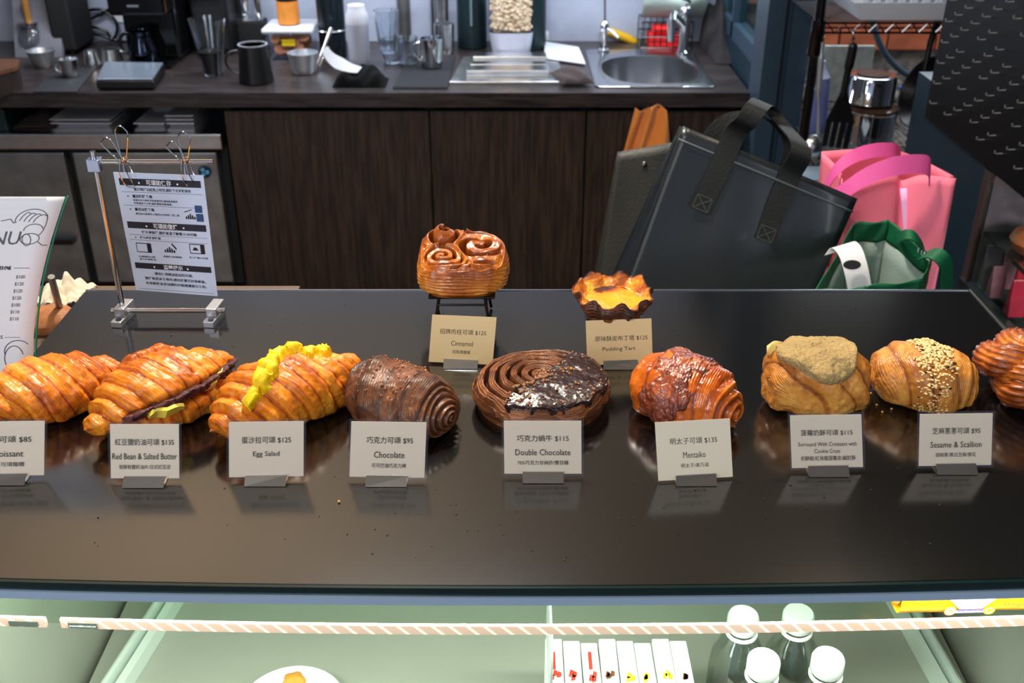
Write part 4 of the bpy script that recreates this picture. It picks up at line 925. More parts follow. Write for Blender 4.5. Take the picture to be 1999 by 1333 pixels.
def gridmesh(name, Q, bake, m, parent, keep=None, solid=0):
    nu, nv = Q.shape[:2]; idx = np.arange(nu * nv).reshape(nu, nv)
    f = np.stack([idx[:-1, :-1], idx[1:, :-1], idx[1:, 1:], idx[:-1, 1:]], -1).reshape(-1, 4)
    if keep is not None:
        kf = (keep[:-1, :-1] & keep[1:, :-1] & keep[1:, 1:] & keep[:-1, 1:]).reshape(-1); f = f[kf]
        used = np.unique(f); rm = -np.ones(nu * nv, int); rm[used] = np.arange(len(used)); f = rm[f]; V = Q.reshape(-1, 3)[used]; B = bake.reshape(-1)[used]
    else: V = Q.reshape(-1, 3); B = bake.reshape(-1)
    org = np.array(ORG.get(parent.name, Vector()))
    me = bpy.data.meshes.new(name); me.vertices.add(len(V)); me.vertices.foreach_set('co', (V - org).astype(np.float32).ravel())
    me.loops.add(f.size); me.loops.foreach_set('vertex_index', f.astype(np.int32).ravel()); me.polygons.add(len(f))
    me.polygons.foreach_set('loop_start', np.arange(0, f.size, 4, dtype=np.int32)); me.polygons.foreach_set('use_smooth', np.ones(len(f), bool))
    me.update(calc_edges=True); me.validate()
    at = me.attributes.new('bake', 'FLOAT', 'POINT'); at.data.foreach_set('value', B.astype(np.float32))
    bm = bmesh.new(); bm.from_mesh(me); bmesh.ops.remove_doubles(bm, verts=bm.verts, dist=1e-5); bmesh.ops.recalc_face_normals(bm, faces=bm.faces); bm.to_mesh(me); bm.free()
    me.materials.append(m); o = bpy.data.objects.new(name, me); COL.objects.link(o); o.parent = parent; ORG[o.name] = Vector(org)
    return o
GOLD = [(252, 214, 120), (246, 178, 62), (226, 132, 24), (188, 90, 14), (128, 52, 12), (66, 26, 12)]
gold = crust_mat('golden_crust', GOLD)
choc_crust = crust_mat('chocolate_crust', [(190, 130, 80), (146, 88, 50), (104, 60, 34), (76, 42, 26), (48, 26, 18), (24, 14, 12)], rough=.46, coat=.12)
cinn_crust = crust_mat('glazed_crust', [(242, 184, 98), (226, 150, 58), (190, 106, 34), (142, 68, 20), (94, 40, 14), (46, 18, 12)], rough=.28, coat=.5, bump=.6, bscale=200)
ment_crust = crust_mat('orange_crust', [(252, 190, 84), (240, 150, 44), (214, 108, 22), (172, 74, 14), (112, 42, 12), (56, 22, 12)], rough=.28, coat=.5)
knot_crust = crust_mat('dark_golden_crust', [(240, 180, 88), (218, 134, 44), (180, 92, 22), (128, 56, 14), (80, 32, 12), (40, 18, 12)], rough=.4, coat=.2, bump=.5)
NU, NV = 300, 200
def roll_grid(L, RW, RH, e=.9, nb=5, tilt=.5, ridge=.0, seed=1, flat=.55, bend=0, step=1., fine=.0005, fine_n=9, lump=.004, lumps=28, ring=0, ringn=5, sharp=6, endd=0, taper=1., mid=None, asym=0., pw=None, irr=.22):
    """a rolled dough: axis along x. returns points (nu,nv+1,3), normals, bake"""
    ph = np.linspace(-math.pi / 2, math.pi / 2, NU)[:, None]; th = np.linspace(0, 2 * math.pi, NV + 1)[None, :]
    sx = np.sign(np.sin(ph)) * np.abs(np.sin(ph)) ** taper; u = sx + 0 * th
    s = nb * (u + asym * (1 - u * u)) + irr * vn(u * 2.2 + 0 * th, np.cos(th) * .8 + 0 * u, np.sin(th) * .8 + 0 * u, seed + 3) + tilt * np.sin(th + .6) * (1 - u ** 4); a = np.abs(s); k = np.floor(a); fr = a - k
    plate = (k + sstep(fr, .62, 1.)) / nb; uu = (1 - step) * np.abs(u) + step * np.clip(plate, 0, 1.0)
    uu = np.minimum(uu, 1) * (1 - np.abs(u) ** 10) + np.abs(u) ** 11
    r = np.clip(1 - uu ** (2 / e), 0, 1) ** (pw or e * .72)
    if mid is not None: r = r * mid(u, th)
    edge = np.exp(-((fr - .60) / .16) ** 2); groove = np.exp(-((fr - .97) / .07) ** 2) + np.exp(-((fr) / .05) ** 2)
    x = u * L / 2; y = r * RW * np.cos(th) + bend * u * u; z = r * RH * np.sin(th)
    P_ = np.stack([x, y, z], -1); N = gnorm(P_)
    c_ = P_.mean(axis=(0, 1)); 
    if ((P_ - c_) * N).sum() < 0: N = -N
    body = sstep(r, .05, .35)
    n1 = fbm(P_, lumps, seed); n2 = fbm(P_ * np.array([1, .35, .35]), 90, seed + 9)
    fin = np.sin((fr * fine_n + .5 * n2) * 2 * math.pi) * (.55 + .45 * vn(u * 9 + 0 * th, th * 2.2 + 0 * u, 0 * u + 0 * th, seed + 8))
    pl = fbm(P_, 150, seed + 4)
    D = lump * n1 * body + ridge * (edge * .8 - groove * .55) * body + fine * fin * (.5 + .5 * sstep(n1, -.6, .5)) * body + .0008 * pl
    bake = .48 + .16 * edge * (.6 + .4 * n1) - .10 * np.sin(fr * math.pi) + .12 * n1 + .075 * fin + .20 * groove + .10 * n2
    if ring:
        rr = np.sqrt((P_[..., 1] / RW) ** 2 + (P_[..., 2] / RH) ** 2); ph2 = rr * ringn - th / (2 * math.pi); w = sstep(np.abs(u), .55, .85) if endd == 0 else sstep(u * endd, .45, .8)
        rg = np.cos(ph2 * 2 * math.pi); D = D * (1 - .6 * w) + ring * (rg ** 3 * .5 + rg * .5) * w * sstep(rr, 0, .12); bake = bake * (1 - .4 * w) + w * (.22 - .16 * rg)
    P_ = P_ + N * D[..., None]
    zf = -flat * RH; zz = P_[..., 2]; kk = .004; P_[..., 2] = np.where(zz < zf + kk * 3, zf + kk * 3 * np.exp((zz - zf - kk * 3) / (kk * 3)) , zz)
    P_[..., 2] -= P_[..., 2].min()
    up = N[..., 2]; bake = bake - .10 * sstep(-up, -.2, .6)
    return P_, N, np.clip(bake, 0.02, 1), u, th + 0 * u
def pastry(name, label, cat, c, ang, G, m, part='dough', keep=None):
    P_, N, B = G[:3]; t = thing(name, c, label, cat); Q = place(P_, c, ang); o = gridmesh(part, Q, B, m, t); return t, Q, o
def shell(name, G, mask, th, m, parent, c, ang, rough_=.0015, seed=3, fs=120, bake=None, label=None, under=.0015):
    P_, N, B = G[:3]; k = sstep(mask, 0, .25); n = fbm(P_, fs, seed)
    Q = P_ + N * ((th * k - under * (1 - k)) + rough_ * n * k)[..., None]
    o = gridmesh(name, place(Q, c, ang), bake if bake is not None else B, m, parent, keep=mask > -.12)
    if label: o['label'] = label
    return o
def bits(name, pts, size, m, parent, kind='stuff', jit=.4, st=(1, 1, 1), seed=1, label=None):
    rr = random.Random(seed); bmt = bmesh.new(); bmesh.ops.create_icosphere(bmt, subdivisions=1, radius=1); bmt.verts.index_update()
    bv = [v.co.copy() for v in bmt.verts]; bf = [[v.index for v in f.verts] for f in bmt.faces]; bmt.free(); mb = MB()
    for p in pts:
        s = size * rr.uniform(1 - jit, 1 + jit); M = Matrix.Translation(p) @ Matrix.Rotation(rr.uniform(0, 6), 4, 'Z') @ Matrix.Rotation(rr.uniform(-.6, .6), 4, 'X') @ Matrix.Diagonal((s * st[0], s * st[1], s * st[2], 1)); mb.add(bv, bf, True, M)
    return mb.build(name, m, parent, kind=kind, label=label)
def axis(pa, pb, z=.012):
    a = U(*pa, ZB + z); b = U(*pb, ZB + z); return (a + b) / 2, math.atan2(b.y - a.y, b.x - a.x), (b - a).length

# --- 1 plain croissant at the left edge
a, ang, L = axis((-66, 830), (244, 730)); c = Vector((a.x, a.y, ZB + .0003))
G = roll_grid(L, .043, .034, e=1.1, pw=1.0, nb=4, tilt=.75, ridge=.0012, seed=5, flat=.72, bend=-.004, lump=.0034, fine_n=7, fine=.00045, step=.8)
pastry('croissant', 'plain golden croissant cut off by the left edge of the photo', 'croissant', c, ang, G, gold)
# --- 2 red bean and butter croissant
a, ang, L = axis((164, 862), (456, 716)); c = Vector((a.x + .002, a.y, ZB + .0003))
def mid2(u, th): return 1 + .06 * np.sin(3 * u + 1)
G = roll_grid(L, .046, .036, e=1.05, pw=.95, nb=5, tilt=.55, ridge=.0012, seed=11, flat=.72, bend=.0, lump=.0034, fine_n=6, fine=.00045, mid=mid2, step=.8)
P_, N, B, u, th = G
cut = np.exp(-((th - math.radians(163)) / .17) ** 2) * sstep(u, -.72, -.5) * (1 - sstep(u, .80, .93)); P_ = P_ - N * (.012 * cut)[..., None]; B = np.clip(B + .12 * cut, 0, 1)
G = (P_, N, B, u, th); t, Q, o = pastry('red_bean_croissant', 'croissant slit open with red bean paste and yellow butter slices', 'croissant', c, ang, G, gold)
pm = mat('red_bean_paste', (84, 46, 48), .45, var=.35, vscale=90, bump=.8, bscale=160)
mk = .5 - np.abs(th - math.radians(160)) / .34 + .15 * fbm(P_, 80, 2); mk = np.minimum(mk, np.minimum((u + .72) * 4, (.86 - u) * 4))
shell('bean_paste', G, mk, .015, pm, t, c, ang, rough_=.0028, seed=8, fs=190)
butter = mat('butter_yellow', (250, 226, 92), .35)
def on(Q_, G_, uu, tt, lift=0):
    i = int(np.argmin(np.abs(G_[3][:, 0] - uu))); j = int(round(math.radians(tt) / (2 * math.pi) * NV)) % (NV + 1)
    p = Q_[i, j]; q = Q_[min(NU - 1, i + 3), j] - Q_[max(0, i - 3), j]; r = Q_[i, (j + 3) % NV] - Q_[i, j - 3]; n = np.cross(q, r); n = n / (np.linalg.norm(n) + 1e-9)
    if n[2] < 0 and abs(n[2]) > .2: n = -n
    return Vector(p) + Vector(n) * lift, Vector(n)
for (ua, ub) in ((-.50, -.12), (.22, .72)):
    pts = []; 
    for k in range(9):
        uu = ua + (ub - ua) * k / 8; p, n = on(Q, G, uu, 176 if ua < 0 else 172, .0); d = Vector((p.x - c.x, p.y - c.y, 0)); pts.append(p + n * .0065)
    MB().ribbon(pts, [Vector((.003, -.003, .0060)) * (math.sin(math.pi * (.06 + .88 * k / 8)) ** .6) for k in range(9)], .0018).build('butter_slice', butter, t)
lid = np.minimum(np.minimum((u + .25) * 3, (.42 - u) * 3), .6 - np.abs(th - math.radians(62)) / .36) + .12 * fbm(P_, 60, 5)
shell('lifted_flake', G, lid, .0045, gold, t, c, ang, rough_=.001, seed=12, bake=np.clip(B * .6 + .30 - .4 * sstep(lid, 0, .5) * 0, 0, 1))
# --- 3 egg salad croissant
a, ang, L = axis((412, 864), (701, 720)); c = Vector((a.x, a.y, ZB + .0003))
G = roll_grid(L, .046, .037, e=1.05, pw=.98, nb=5, tilt=.8, ridge=.0011, seed=23, flat=.72, bend=-.002, lump=.0034, fine_n=7, fine=.00045, step=.8)
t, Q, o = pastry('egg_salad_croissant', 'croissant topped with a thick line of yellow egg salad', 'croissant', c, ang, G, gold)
P_, N, B, u, th = G
eggm = mat('egg_salad_yellow', (252, 206, 12), .45, var=.10, vscale=70, bump=.6, bscale=120)
tc_ = np.radians(118 - 0 * u); tc_ = np.radians(np.interp(u[:, 0], [-.7, -.25, .05, .2, .6], [124, 100, 80, 78, 84]))[:, None]
mk = .62 - np.abs(th - tc_) / .40 + .30 * fbm(P_, 75, 7); mk = np.minimum(mk, np.minimum((u + .66) * 7, (.62 - u) * 7))
shell('egg_salad', G, mk, .0085, eggm, t, c, ang, rough_=.0026, seed=31, fs=230)
# --- 4 chocolate roll
a, ang, L = axis((672, 778), (898, 800), .02); c = Vector((a.x - .001, a.y + .004, ZB + .0003))
G = roll_grid(.122, .047, .036, e=1.0, pw=.62, nb=2.2, tilt=.5, ridge=.0009, seed=37, flat=.62, lump=.0042, lumps=34, fine_n=13, fine=.0006, ring=.0013, ringn=8, endd=1, step=.35)
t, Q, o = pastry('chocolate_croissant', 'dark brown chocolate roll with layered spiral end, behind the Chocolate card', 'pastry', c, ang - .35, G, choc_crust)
P_, N, B, u, th = G; rr = random.Random(4); pts = []
for k in range(60): p, n = on(Q, G, rr.uniform(-.6, .3), rr.uniform(40, 140), .0004); pts.append(p)
bits('chocolate_crumbs', pts, .0014, mat('crumb_brown', (150, 90, 50), .4, coat=.5), t, seed=3)
# --- 6 mentaiko
a, ang, L = axis((1230, 772), (1448, 784), .02); c = Vector((a.x, a.y + .004, ZB + .0003))
G = roll_grid(.118, .046, .040, e=1.0, pw=.58, nb=2.2, tilt=.35, ridge=.0009, seed=43, flat=.58, lump=.0034, lumps=28, fine_n=14, fine=.00035, ring=.0017, ringn=5, endd=1, step=.3)
t, Q, o = pastry('mentaiko_croissant', 'round orange roll with glossy reddish roe crust, behind the Mentaiko card', 'pastry', c, ang - .55, G, ment_crust)
P_, N, B, u, th = G
mk = .62 - np.abs(u + .08 + .12 * np.sin(th * 2)) / .72 + .35 * fbm(P_, 50, 9); mk = np.minimum(mk, (np.sin(th) + .55) * 1.2)
roe = crust_mat('roe_crust', [(226, 148, 84), (190, 100, 52), (150, 68, 38), (114, 46, 28), (80, 30, 22), (44, 16, 16)], rough=.2, coat=.8, bump=.9, bscale=300)
shell('roe_topping', G, mk, .0016, roe, t, c, ang - .55, rough_=.0011, seed=3, fs=330, bake=np.clip(.5 + .35 * fbm(P_, 60, 77), 0, 1))
# --- 7 cookie crust
c = U(1588, 790, ZB); c = Vector((c.x, c.y + .004, ZB + .0003))
G = roll_grid(.104, .046, .040, e=1.0, pw=.52, nb=1.6, tilt=.9, ridge=.0014, seed=53, flat=.62, lump=.0040, lumps=24, fine_n=16, fine=.0004, step=.3)
t, Q, o = pastry('cookie_crust_croissant', 'round roll capped with a pale beige cookie crust', 'pastry', c, .25, G, crust_mat('tan_crust', [(248, 210, 130), (236, 176, 86), (206, 136, 56), (160, 94, 34), (104, 56, 24), (60, 30, 16)]))
P_, N, B, u, th = G
ang_ = np.abs(np.mod(th - math.radians(82) + math.pi, 2 * math.pi) - math.pi)
mk = (1 - np.sqrt((ang_ / 1.22) ** 2 + ((u + .05) / .74) ** 2)) / .35 + .10 * fbm(P_, 40, 6)
ckm = mat('cookie_crust_beige', (174, 148, 98), .8, var=.12, vscale=40, bump=.9, bscale=260)
shell('cookie_crust', G, mk, .0062, ckm, t, c, .25, rough_=.0009, seed=9, fs=90)
p, n = on(Q, G, -.72, 60, .001); bits('cream_filling', [p], .011, mat('cream_yellow', (252, 226, 140), .45), t, kind='thing', jit=.01, st=(.6, 1, .9))
# --- 8 sesame
c = U(1795, 780, ZB); c = Vector((c.x, c.y + .004, ZB + .0003))
G = roll_grid(.107, .044, .038, e=1.0, pw=.58, nb=2, tilt=.5, ridge=.0009, seed=67, flat=.62, lump=.0036, lumps=24, fine_n=14, fine=.0004, step=.3, ring=.0008, ringn=6, endd=1)
t, Q, o = pastry('sesame_scallion_croissant', 'round golden roll with a broad stripe of sesame seeds', 'pastry', c, -.2, G, MATS['tan_crust'])
P_, N, B, u, th = G; 
# seeds are spread over the top and down the front face (the face towards the camera)
def seed_pts(n_, seed):
    rr = random.Random(seed); out = []
    while len(out) < n_:
        th_ = rr.uniform(-30, 150); uu = rr.gauss(.08, .2) - .10 * (th_ < 40) * (rr.random() < .7)
        if abs(uu - .08) > (.40 if th_ > 45 else .30) or (th_ < 45 and rr.random() < .45): continue
        p, nn = on(Q, G, uu, (180 + (0 - th_)) % 360, .0009); out.append(p)
    return out
bits('sesame_seeds', seed_pts(620, 5), .00135, mat('sesame_seed', (244, 212, 150), .45), t, st=(1.6, 1, .7), jit=.2)
bits('black_sesame_seeds', seed_pts(50, 8), .0013, mat('black_sesame', (40, 32, 26), .5), t, st=(1.6, 1, .7), jit=.2)
# --- 9 knot on the right, cut off
c = U(2005, 775, ZB); c = Vector((c.x, c.y + .0, ZB + .0003)); t = thing('twisted_knot_pastry', c, 'dark golden twisted knot cut off by the right photo edge', 'pastry')
def tubegrid(pathf, rad, n=260, nv=64, seed=1, strip=9, flat=1.0):
    s = np.linspace(0, 1, n); C_ = np.array([pathf(a) for a in s]); T_ = np.gradient(C_, axis=0); T_ /= np.linalg.norm(T_, axis=1, keepdims=True)
    upv = np.array([0, 0, 1.0]); X_ = np.cross(T_, upv); X_ /= np.linalg.norm(X_, axis=1, keepdims=True) + 1e-9; Y_ = np.cross(X_, T_)
    th = np.linspace(0, 2 * math.pi, nv + 1); rr_ = rad(s)[:, None] if callable(rad) else rad
    fin = np.sin(th * strip)[None, :]; P_ = C_[:, None] + (X_[:, None] * (np.cos(th)[None, :, None] * flat) + Y_[:, None] * np.sin(th)[None, :, None]) * (rr_ if not callable(rad) else rr_[..., None])
    N = gnorm(P_); 
    if ((P_ - C_[:, None]) * N).sum() < 0: N = -N
    nz = fbm(P_, 60, seed); P_ = P_ + N * (.0013 * fin + .0030 * nz)[..., None]
    return P_, N, np.clip(.45 + .16 * fin + .22 * nz, 0, 1)
def loop(ph, k=2, Rr=.030, rz=.012, sq=.85):
    return lambda a: np.array([ (Rr + .014 * math.cos(3 * 2 * math.pi * a * 1 + ph)) * math.cos(2 * math.pi * k * a + ph), (Rr + .014 * math.cos(3 * 2 * math.pi * a + ph)) * math.sin(2 * math.pi * k * a + ph) * sq, .034 + rz * math.sin(3 * 2 * math.pi * a + ph)])
P_, N, B = tubegrid(loop(.4), .017, seed=5, strip=17); P_[..., 2] = np.maximum(P_[..., 2], 0); gridmesh('dough', place(P_, c, .3), B, knot_crust, t)
P_, N, B = tubegrid(loop(2.2, 2, .018, .010), .019, seed=15, strip=19); P_[..., 2] = np.maximum(P_[..., 2], 0); gridmesh('inner_strand', place(P_, c + Vector((0, 0, .006)), 1.1), B, knot_crust, t)

# ---------------------------------------------------------------- polar pastries
def polar(n_r=200, n_t=420): return np.linspace(0, 1, n_r)[:, None], np.linspace(0, 2 * math.pi, n_t + 1)[None, :]
# --- 5 double chocolate swirl
rho, th = polar(); c = U(1056, 790, ZB); c = Vector((c.x, c.y + .004, ZB + .0003)); R0 = .0695; pitch = .0112
top = np.clip(rho / .80, 0, 1); side = np.clip((rho - .80) / .20, 0, 1)
rr_ = R0 * (top * .97 + .03 * np.sin(side * math.pi / 2)) * (1 + .02 * np.sin(2 * th + 1)); rr_ = rr_ - R0 * .10 * sstep(side, .55, 1)
X = rr_ * np.cos(th); Y = rr_ * np.sin(th) * .95
P0 = np.stack([X, Y, 0 * X], -1); nz = fbm(P0, 40, 3)
phs = rr_ / pitch - th / (2 * math.pi) + .12 * nz; rdg = .5 + .5 * np.cos(2 * math.pi * phs)
gap = (.35 + .65 * sstep(np.cos(th - 2.5), -.3, .8)) * sstep(rr_ / R0, .02, .2) * (1 - sstep(rr_ / R0, .93, 1)); strat = np.sin(2 * math.pi * phs * 5 + nz * 3)
H0 = .024 + .012 * np.sqrt(np.clip(1 - top ** 2 * .9, 0, 1)); Zt = H0 - .013 * gap * (1 - sstep(rdg, .02, .42)) + .0010 * strat + .0018 * nz
edge_ = sstep(top, .90, 1) * .006; Z = (Zt - edge_) * (1 - side) ** .8 * 1.0; Z = np.where(side > 0, (Zt[..., :] - edge_) * np.cos(side * math.pi / 2) ** .7, Z)
P_ = np.stack([X, Y, np.maximum(Z, 0)], -1); N = gnorm(P_); 
if N[20, :, 2].mean() < 0: N = -N
P_ = P_ + N * (.0007 * np.sin(Z * 2600 + 3 * nz) * side)[..., None]; P_[..., 2] = np.maximum(P_[..., 2], 0)
B = np.clip(.30 + .28 * (1 - sstep(rdg, .05, .5)) * gap + .10 * strat + .16 * nz + .10 * np.sin(Z * 2600 + 3 * nz) * side, 0, 1)
Ps = np.stack([X, Y, (H0 + .0004 + .0012 * nz) * (1 - side)], -1); Ns = gnorm(Ps); Ns = Ns if Ns[20, :, 2].mean() > 0 else -Ns
G = (P_, N, B); t = thing('double_chocolate_swirl', c, 'flat brown spiral pastry half covered with dark chocolate and nuts', 'pastry'); gridmesh('dough', place(P_, c, 0), B, choc_crust, t)
d_ = (X * .83 - Y * .56) ; mk = (d_ - .004) / .02 + .45 * fbm(P_, 60, 12); mk = np.minimum(mk, (.97 - top * 1.0) / .12 + .35 * fbm(P_, 90, 4)) ; mk = np.where(side > .2, -1, mk)
chm = mat('dark_chocolate', (44, 24, 25), .3, coat=.3, var=.2, vscale=50, bump=.3, bscale=120)
shell('chocolate_coat', (Ps, Ns, B), mk, .0018, chm, t, c, 0, rough_=.0006, seed=5, fs=120)
rr = random.Random(3); pts = []; pts2 = []
for k in range(900):
    i = rr.randrange(6, 150); j = rr.randrange(0, 420); m_ = mk[i, j]
    if m_ < -.05: continue
    w = .9 if .0 < m_ < .9 else .10
    if Y[i, j] < 0 and rr.random() < w or (rr.random() < w * .4): pts.append(c + Vector(Ps[i, j]) + Vector((0, 0, .0022)))
bits('nut_crumbs', pts[:420], .0013, mat('nut_crumb', (150, 104, 72), .5), t, st=(1.2, 1, .8), jit=.55)
bits('toffee_piece', [c + Vector((.030, .004, .0375)), c + Vector((.050, .024, .031))], .0036, mat('toffee', (196, 120, 50), .4), t, kind='thing', st=(1, .8, .6))
# --- stands (risers)
def riser(x, yf, w, d, h, label):
    t = thing('display_riser', (x, yf + d / 2, ZB), label, 'stand', 'black wire risers under pastries'); z = ZB + h
    MB().box(x - w / 2, x + w / 2, yf, yf + d, z - .003, z, b=.0008).build('top_plate', gblack, t)
    for sx in (-1, 1):
        for y, sy in ((yf + .006, -.006), (yf + d - .006, .006)):
            MB().tube([(x + sx * (w / 2 - .012), y, z - .0032), (x + sx * (w / 2 - .006), y + sy, ZB + .0018)], .0018, 8).build('leg', gblack, t)
        MB().tube([(x + sx * (w / 2 - .010), yf + .004, z - .012), (x + sx * (w / 2 - .010), yf + d - .004, z - .012)], .0013, 6).build('cross_bar', gblack, t)
    MB().tube([(x - (w / 2 - .010), yf + .004, z - .012), (x + (w / 2 - .010), yf + .004, z - .012)], .0013, 6).build('cross_bar', gblack, t)
    return z
x1 = UY(901, 578, 1.07).x; zz1 = riser(x1, 1.07, .076, .062, .045, 'black riser under the glazed cinnamon bun')
# --- 10 cinnamon bun
rho, th = polar(230, 420); c = Vector((x1, 1.102, zz1 + .0003)); Rb = .0475; Hb = .046
top = np.clip(rho / .62, 0, 1); side = np.clip((rho - .62) / .38, 0, 1)
sq = (np.abs(np.cos(th)) ** 3.2 + np.abs(np.sin(th)) ** 3.2) ** (-1 / 3.2)
R_ = Rb * sq * (1 + .03 * np.sin(3 * th + 1)); prof = 1 + .10 * np.sin(side * math.pi) - .15 * sstep(side, .75, 1)
rr_ = R_ * np.where(side > 0, prof, top ** .9); X = rr_ * np.cos(th); Y = rr_ * np.sin(th) * .86
def coil(cx, cy, ax, ay, p_, seed):
    dx = (X - cx) / ax; dy = (Y - cy) / ay; d = np.sqrt(dx ** 2 + dy ** 2); a = np.arctan2(dy, dx); return d, .5 + .5 * np.cos(2 * math.pi * (d / p_ - a / (2 * math.pi)))
ds = []; hs = []
for (cx, cy, ax, ay, p_, hh) in ((-.024, .020, 1, 1, .012, .014), (-.022, -.014, 1, .9, .0095, .001), (.020, .006, 1.25, 1.0, .0155, .006)):
    d, h = coil(cx, cy, ax, ay, p_, 1); ds.append(d); hs.append((h, hh))
ds = np.array(ds); who = np.argmin(ds, axis=0); hsel = np.choose(who, [h for h, _ in hs]); off = np.choose(who, [np.full_like(X, o_) for _, o_ in hs])
srt = np.sort(ds, axis=0); seam = np.exp(-((srt[1] - srt[0]) / .004) ** 2)
P0 = np.stack([X, Y, 0 * X], -1); nz = fbm(P0, 45, 21)
rim = sstep(top, .75, .97); Zt = Hb + off * np.exp(-(srt[0] / .013) ** 2) * 1.0 - .016 * (1 - sstep(hsel, .0, .55)) * (1 - rim) + .003 * seam + .0025 * nz + .002 * rim - .009 * np.clip(-Y / Rb, -1, 1)
lowr = .006 * np.exp(-((X - .020) ** 2 + (Y - .004) ** 2) / .0002)
Z = np.where(side > 0, (Zt - .007) * (1 - side ** 1.0) + 0, Zt - lowr - .007 * sstep(top, .78, 1) ** 2)
P_ = np.stack([X, Y, np.maximum(Z, 0)], -1); N = gnorm(P_)
if N[20, :, 2].mean() < 0: N = -N
n3 = fbm(P_ * np.array([.4, .4, 1.0]), 60, 5); lay = np.sin(P_[..., 2] * 1700 + 7 * n3 + 90 * X + 6 * np.cos(2 * th)); D = side * (.0010 * lay + .0035 * fbm(P_, 34, 8)) * (1 - side ** 6)
P_ = P_ + N * D[..., None]; P_[..., 2] = np.maximum(P_[..., 2], 0)
B = np.clip(.50 + .30 * (1 - sstep(hsel, 0, .5)) * (1 - side) * (1 - rim) + .12 * nz + side * (.10 * lay - .24 + .26 * n3), 0, 1)
t = thing('cinnamon_bun', c, 'tall glazed cinnamon bun with coiled top on a riser', 'bun'); gridmesh('dough', place(P_, c, 0), B, cinn_crust, t)
glz = mat('sugar_glaze', (214, 140, 70), .08, coat=1); pts = []
rr = random.Random(2)
for k in range(46):
    i = rr.randrange(60, 170); j = int((math.radians(rr.uniform(200, 340))) / (2 * math.pi) * 420); pts.append(c + Vector(P_[i, j]))
bits('glaze_drops', pts[:26], .0012, glz, t, st=(1, 1, 1.3))
# --- 11 pudding tart
x2 = UY(1197, 600, 1.03).x; zz2 = riser(x2, 1.012, .058, .052, .032, 'black riser hidden under the pudding tart')
rho, th = polar(190, 540); c = Vector((x2, 1.042, zz2 + .0003)); Rt = .041
# section: custard centre -> inner wall -> rim -> outer wall -> base
s = rho; lob = np.sin(1.25 * np.cos(9 * th + .5)) + .18 * np.cos(14 * th + 2) + .2 * np.cos(5 * th); wob = fbm(np.stack([np.cos(th), np.sin(th), 0 * th], -1), 3, 4)
kx = np.array([0, .34, .42, .60, .70, .80, 1.0]); rx = np.interp(s, kx, [0, .72, .78, .98, 1.06, 1.0, .62]); zx = np.interp(s, kx, [.024, .0245, .027, .036, .0355, .028, .0])
fl = np.interp(s, kx, [0, 0, .015, .045, .062, .065, .03]); rr_ = Rt * (rx + fl * lob) * (1 + .03 * wob); X = rr_ * np.cos(th); Y = rr_ * np.sin(th) * .96
Z = zx + np.interp(s, kx, [0, 0, .0006, .0034, .0036, .001, 0]) * (-lob + .6 * wob) + 0 * th
P_ = np.stack([X, Y, Z], -1); N = gnorm(P_)
if N[20, :, 2].mean() < 0: N = -N
sd_ = sstep(s, .58, .70); strf = np.sin(s * 150 + 2 * fbm(P_, 60, 2)); P_ = P_ + N * (sd_ * .0009 * strf + .0009 * fbm(P_, 120, 5) * (1 - sd_) * sstep(s, .3, .4) * 1.6)[..., None]; P_[..., 2] = np.maximum(P_[..., 2], 0)
B = np.clip(.32 + .38 * sd_ + .16 * sd_ * strf + .24 * fbm(P_, 70, 8) + .15 * sstep(s, .5, .62), 0, 1) + 0 * th
t = thing('pudding_tart', c, 'fluted puff pastry tart with browned yellow custard', 'tart')
gridmesh('shell', place(P_, c, .35, R(4)), B, crust_mat('tart_crust', [(252, 206, 90), (246, 176, 60), (212, 128, 48), (156, 86, 40), (98, 52, 28), (54, 28, 18)], rough=.4, coat=.2), t)
r2 = np.linspace(0, 1, 60)[:, None]; t2 = np.linspace(0, 2 * math.pi, 121)[None, :]; X = r2 * Rt * .80 * np.cos(t2); Y = r2 * Rt * .77 * np.sin(t2); Pc = np.stack([X, Y, .0262 + 0 * X], -1); nc = fbm(Pc, 70, 3); Pc[..., 2] += .0008 * nc - .0035 * (r2 ** 6)
Bc = np.clip(.05 + .18 * nc + .95 * np.exp(-((X + .006) ** 2 / .00030 + (Y - .020) ** 2 / .00008)) + .55 * np.clip(fbm(Pc, 120, 6), 0, 1) * sstep(Y, -.004, .02), 0, 1)
gridmesh('custard', place(Pc, c, 0, R(5)), Bc, crust_mat('custard', [(238, 164, 26), (232, 146, 16), (240, 140, 10), (190, 86, 12), (110, 42, 12), (50, 20, 10)], rough=.4, coat=.08), t)

# crumbs on the board
cr = mat('crumb', (214, 160, 90), .7)
k = 0
for (px, py) in ((662, 981), (1722, 806), (1711, 792), (1740, 800), (1700, 770), (1878, 920)):
    p = U(px, py, ZB); k += 1
    mb = MB(); bmx = bmesh.new(); bmesh.ops.create_icosphere(bmx, subdivisions=1, radius=.0014); mb.bm(bmx, True, Matrix.Translation((p.x, p.y, ZB + .0013)))
    mb.single('crumb', cr, ['lone pale crumb on the board below the Chocolate card', 'crumb just left of the Sesame card', 'crumb under the left edge of the sesame roll', 'crumb between the sesame roll and its card', 'crumb farthest left of the sesame roll', 'crumb on the foot of the Sesame card holder'][k - 1], 'crumb')
rr = random.Random(12); pts = []
for q in range(120):
    px, py = rr.uniform(150, 1850), rr.choice([rr.uniform(585, 700), rr.uniform(900, 1110)]); p = U(px, py, ZB); pts.append(Vector((p.x, p.y, ZB + .0003)))
o = bits('fine_crumbs', pts, .0007, mat('dark_speck', (10, 10, 10), .6), None, st=(1.3, 1, .4), label='fine dark specks scattered over the black board'); o['category'] = 'crumbs'

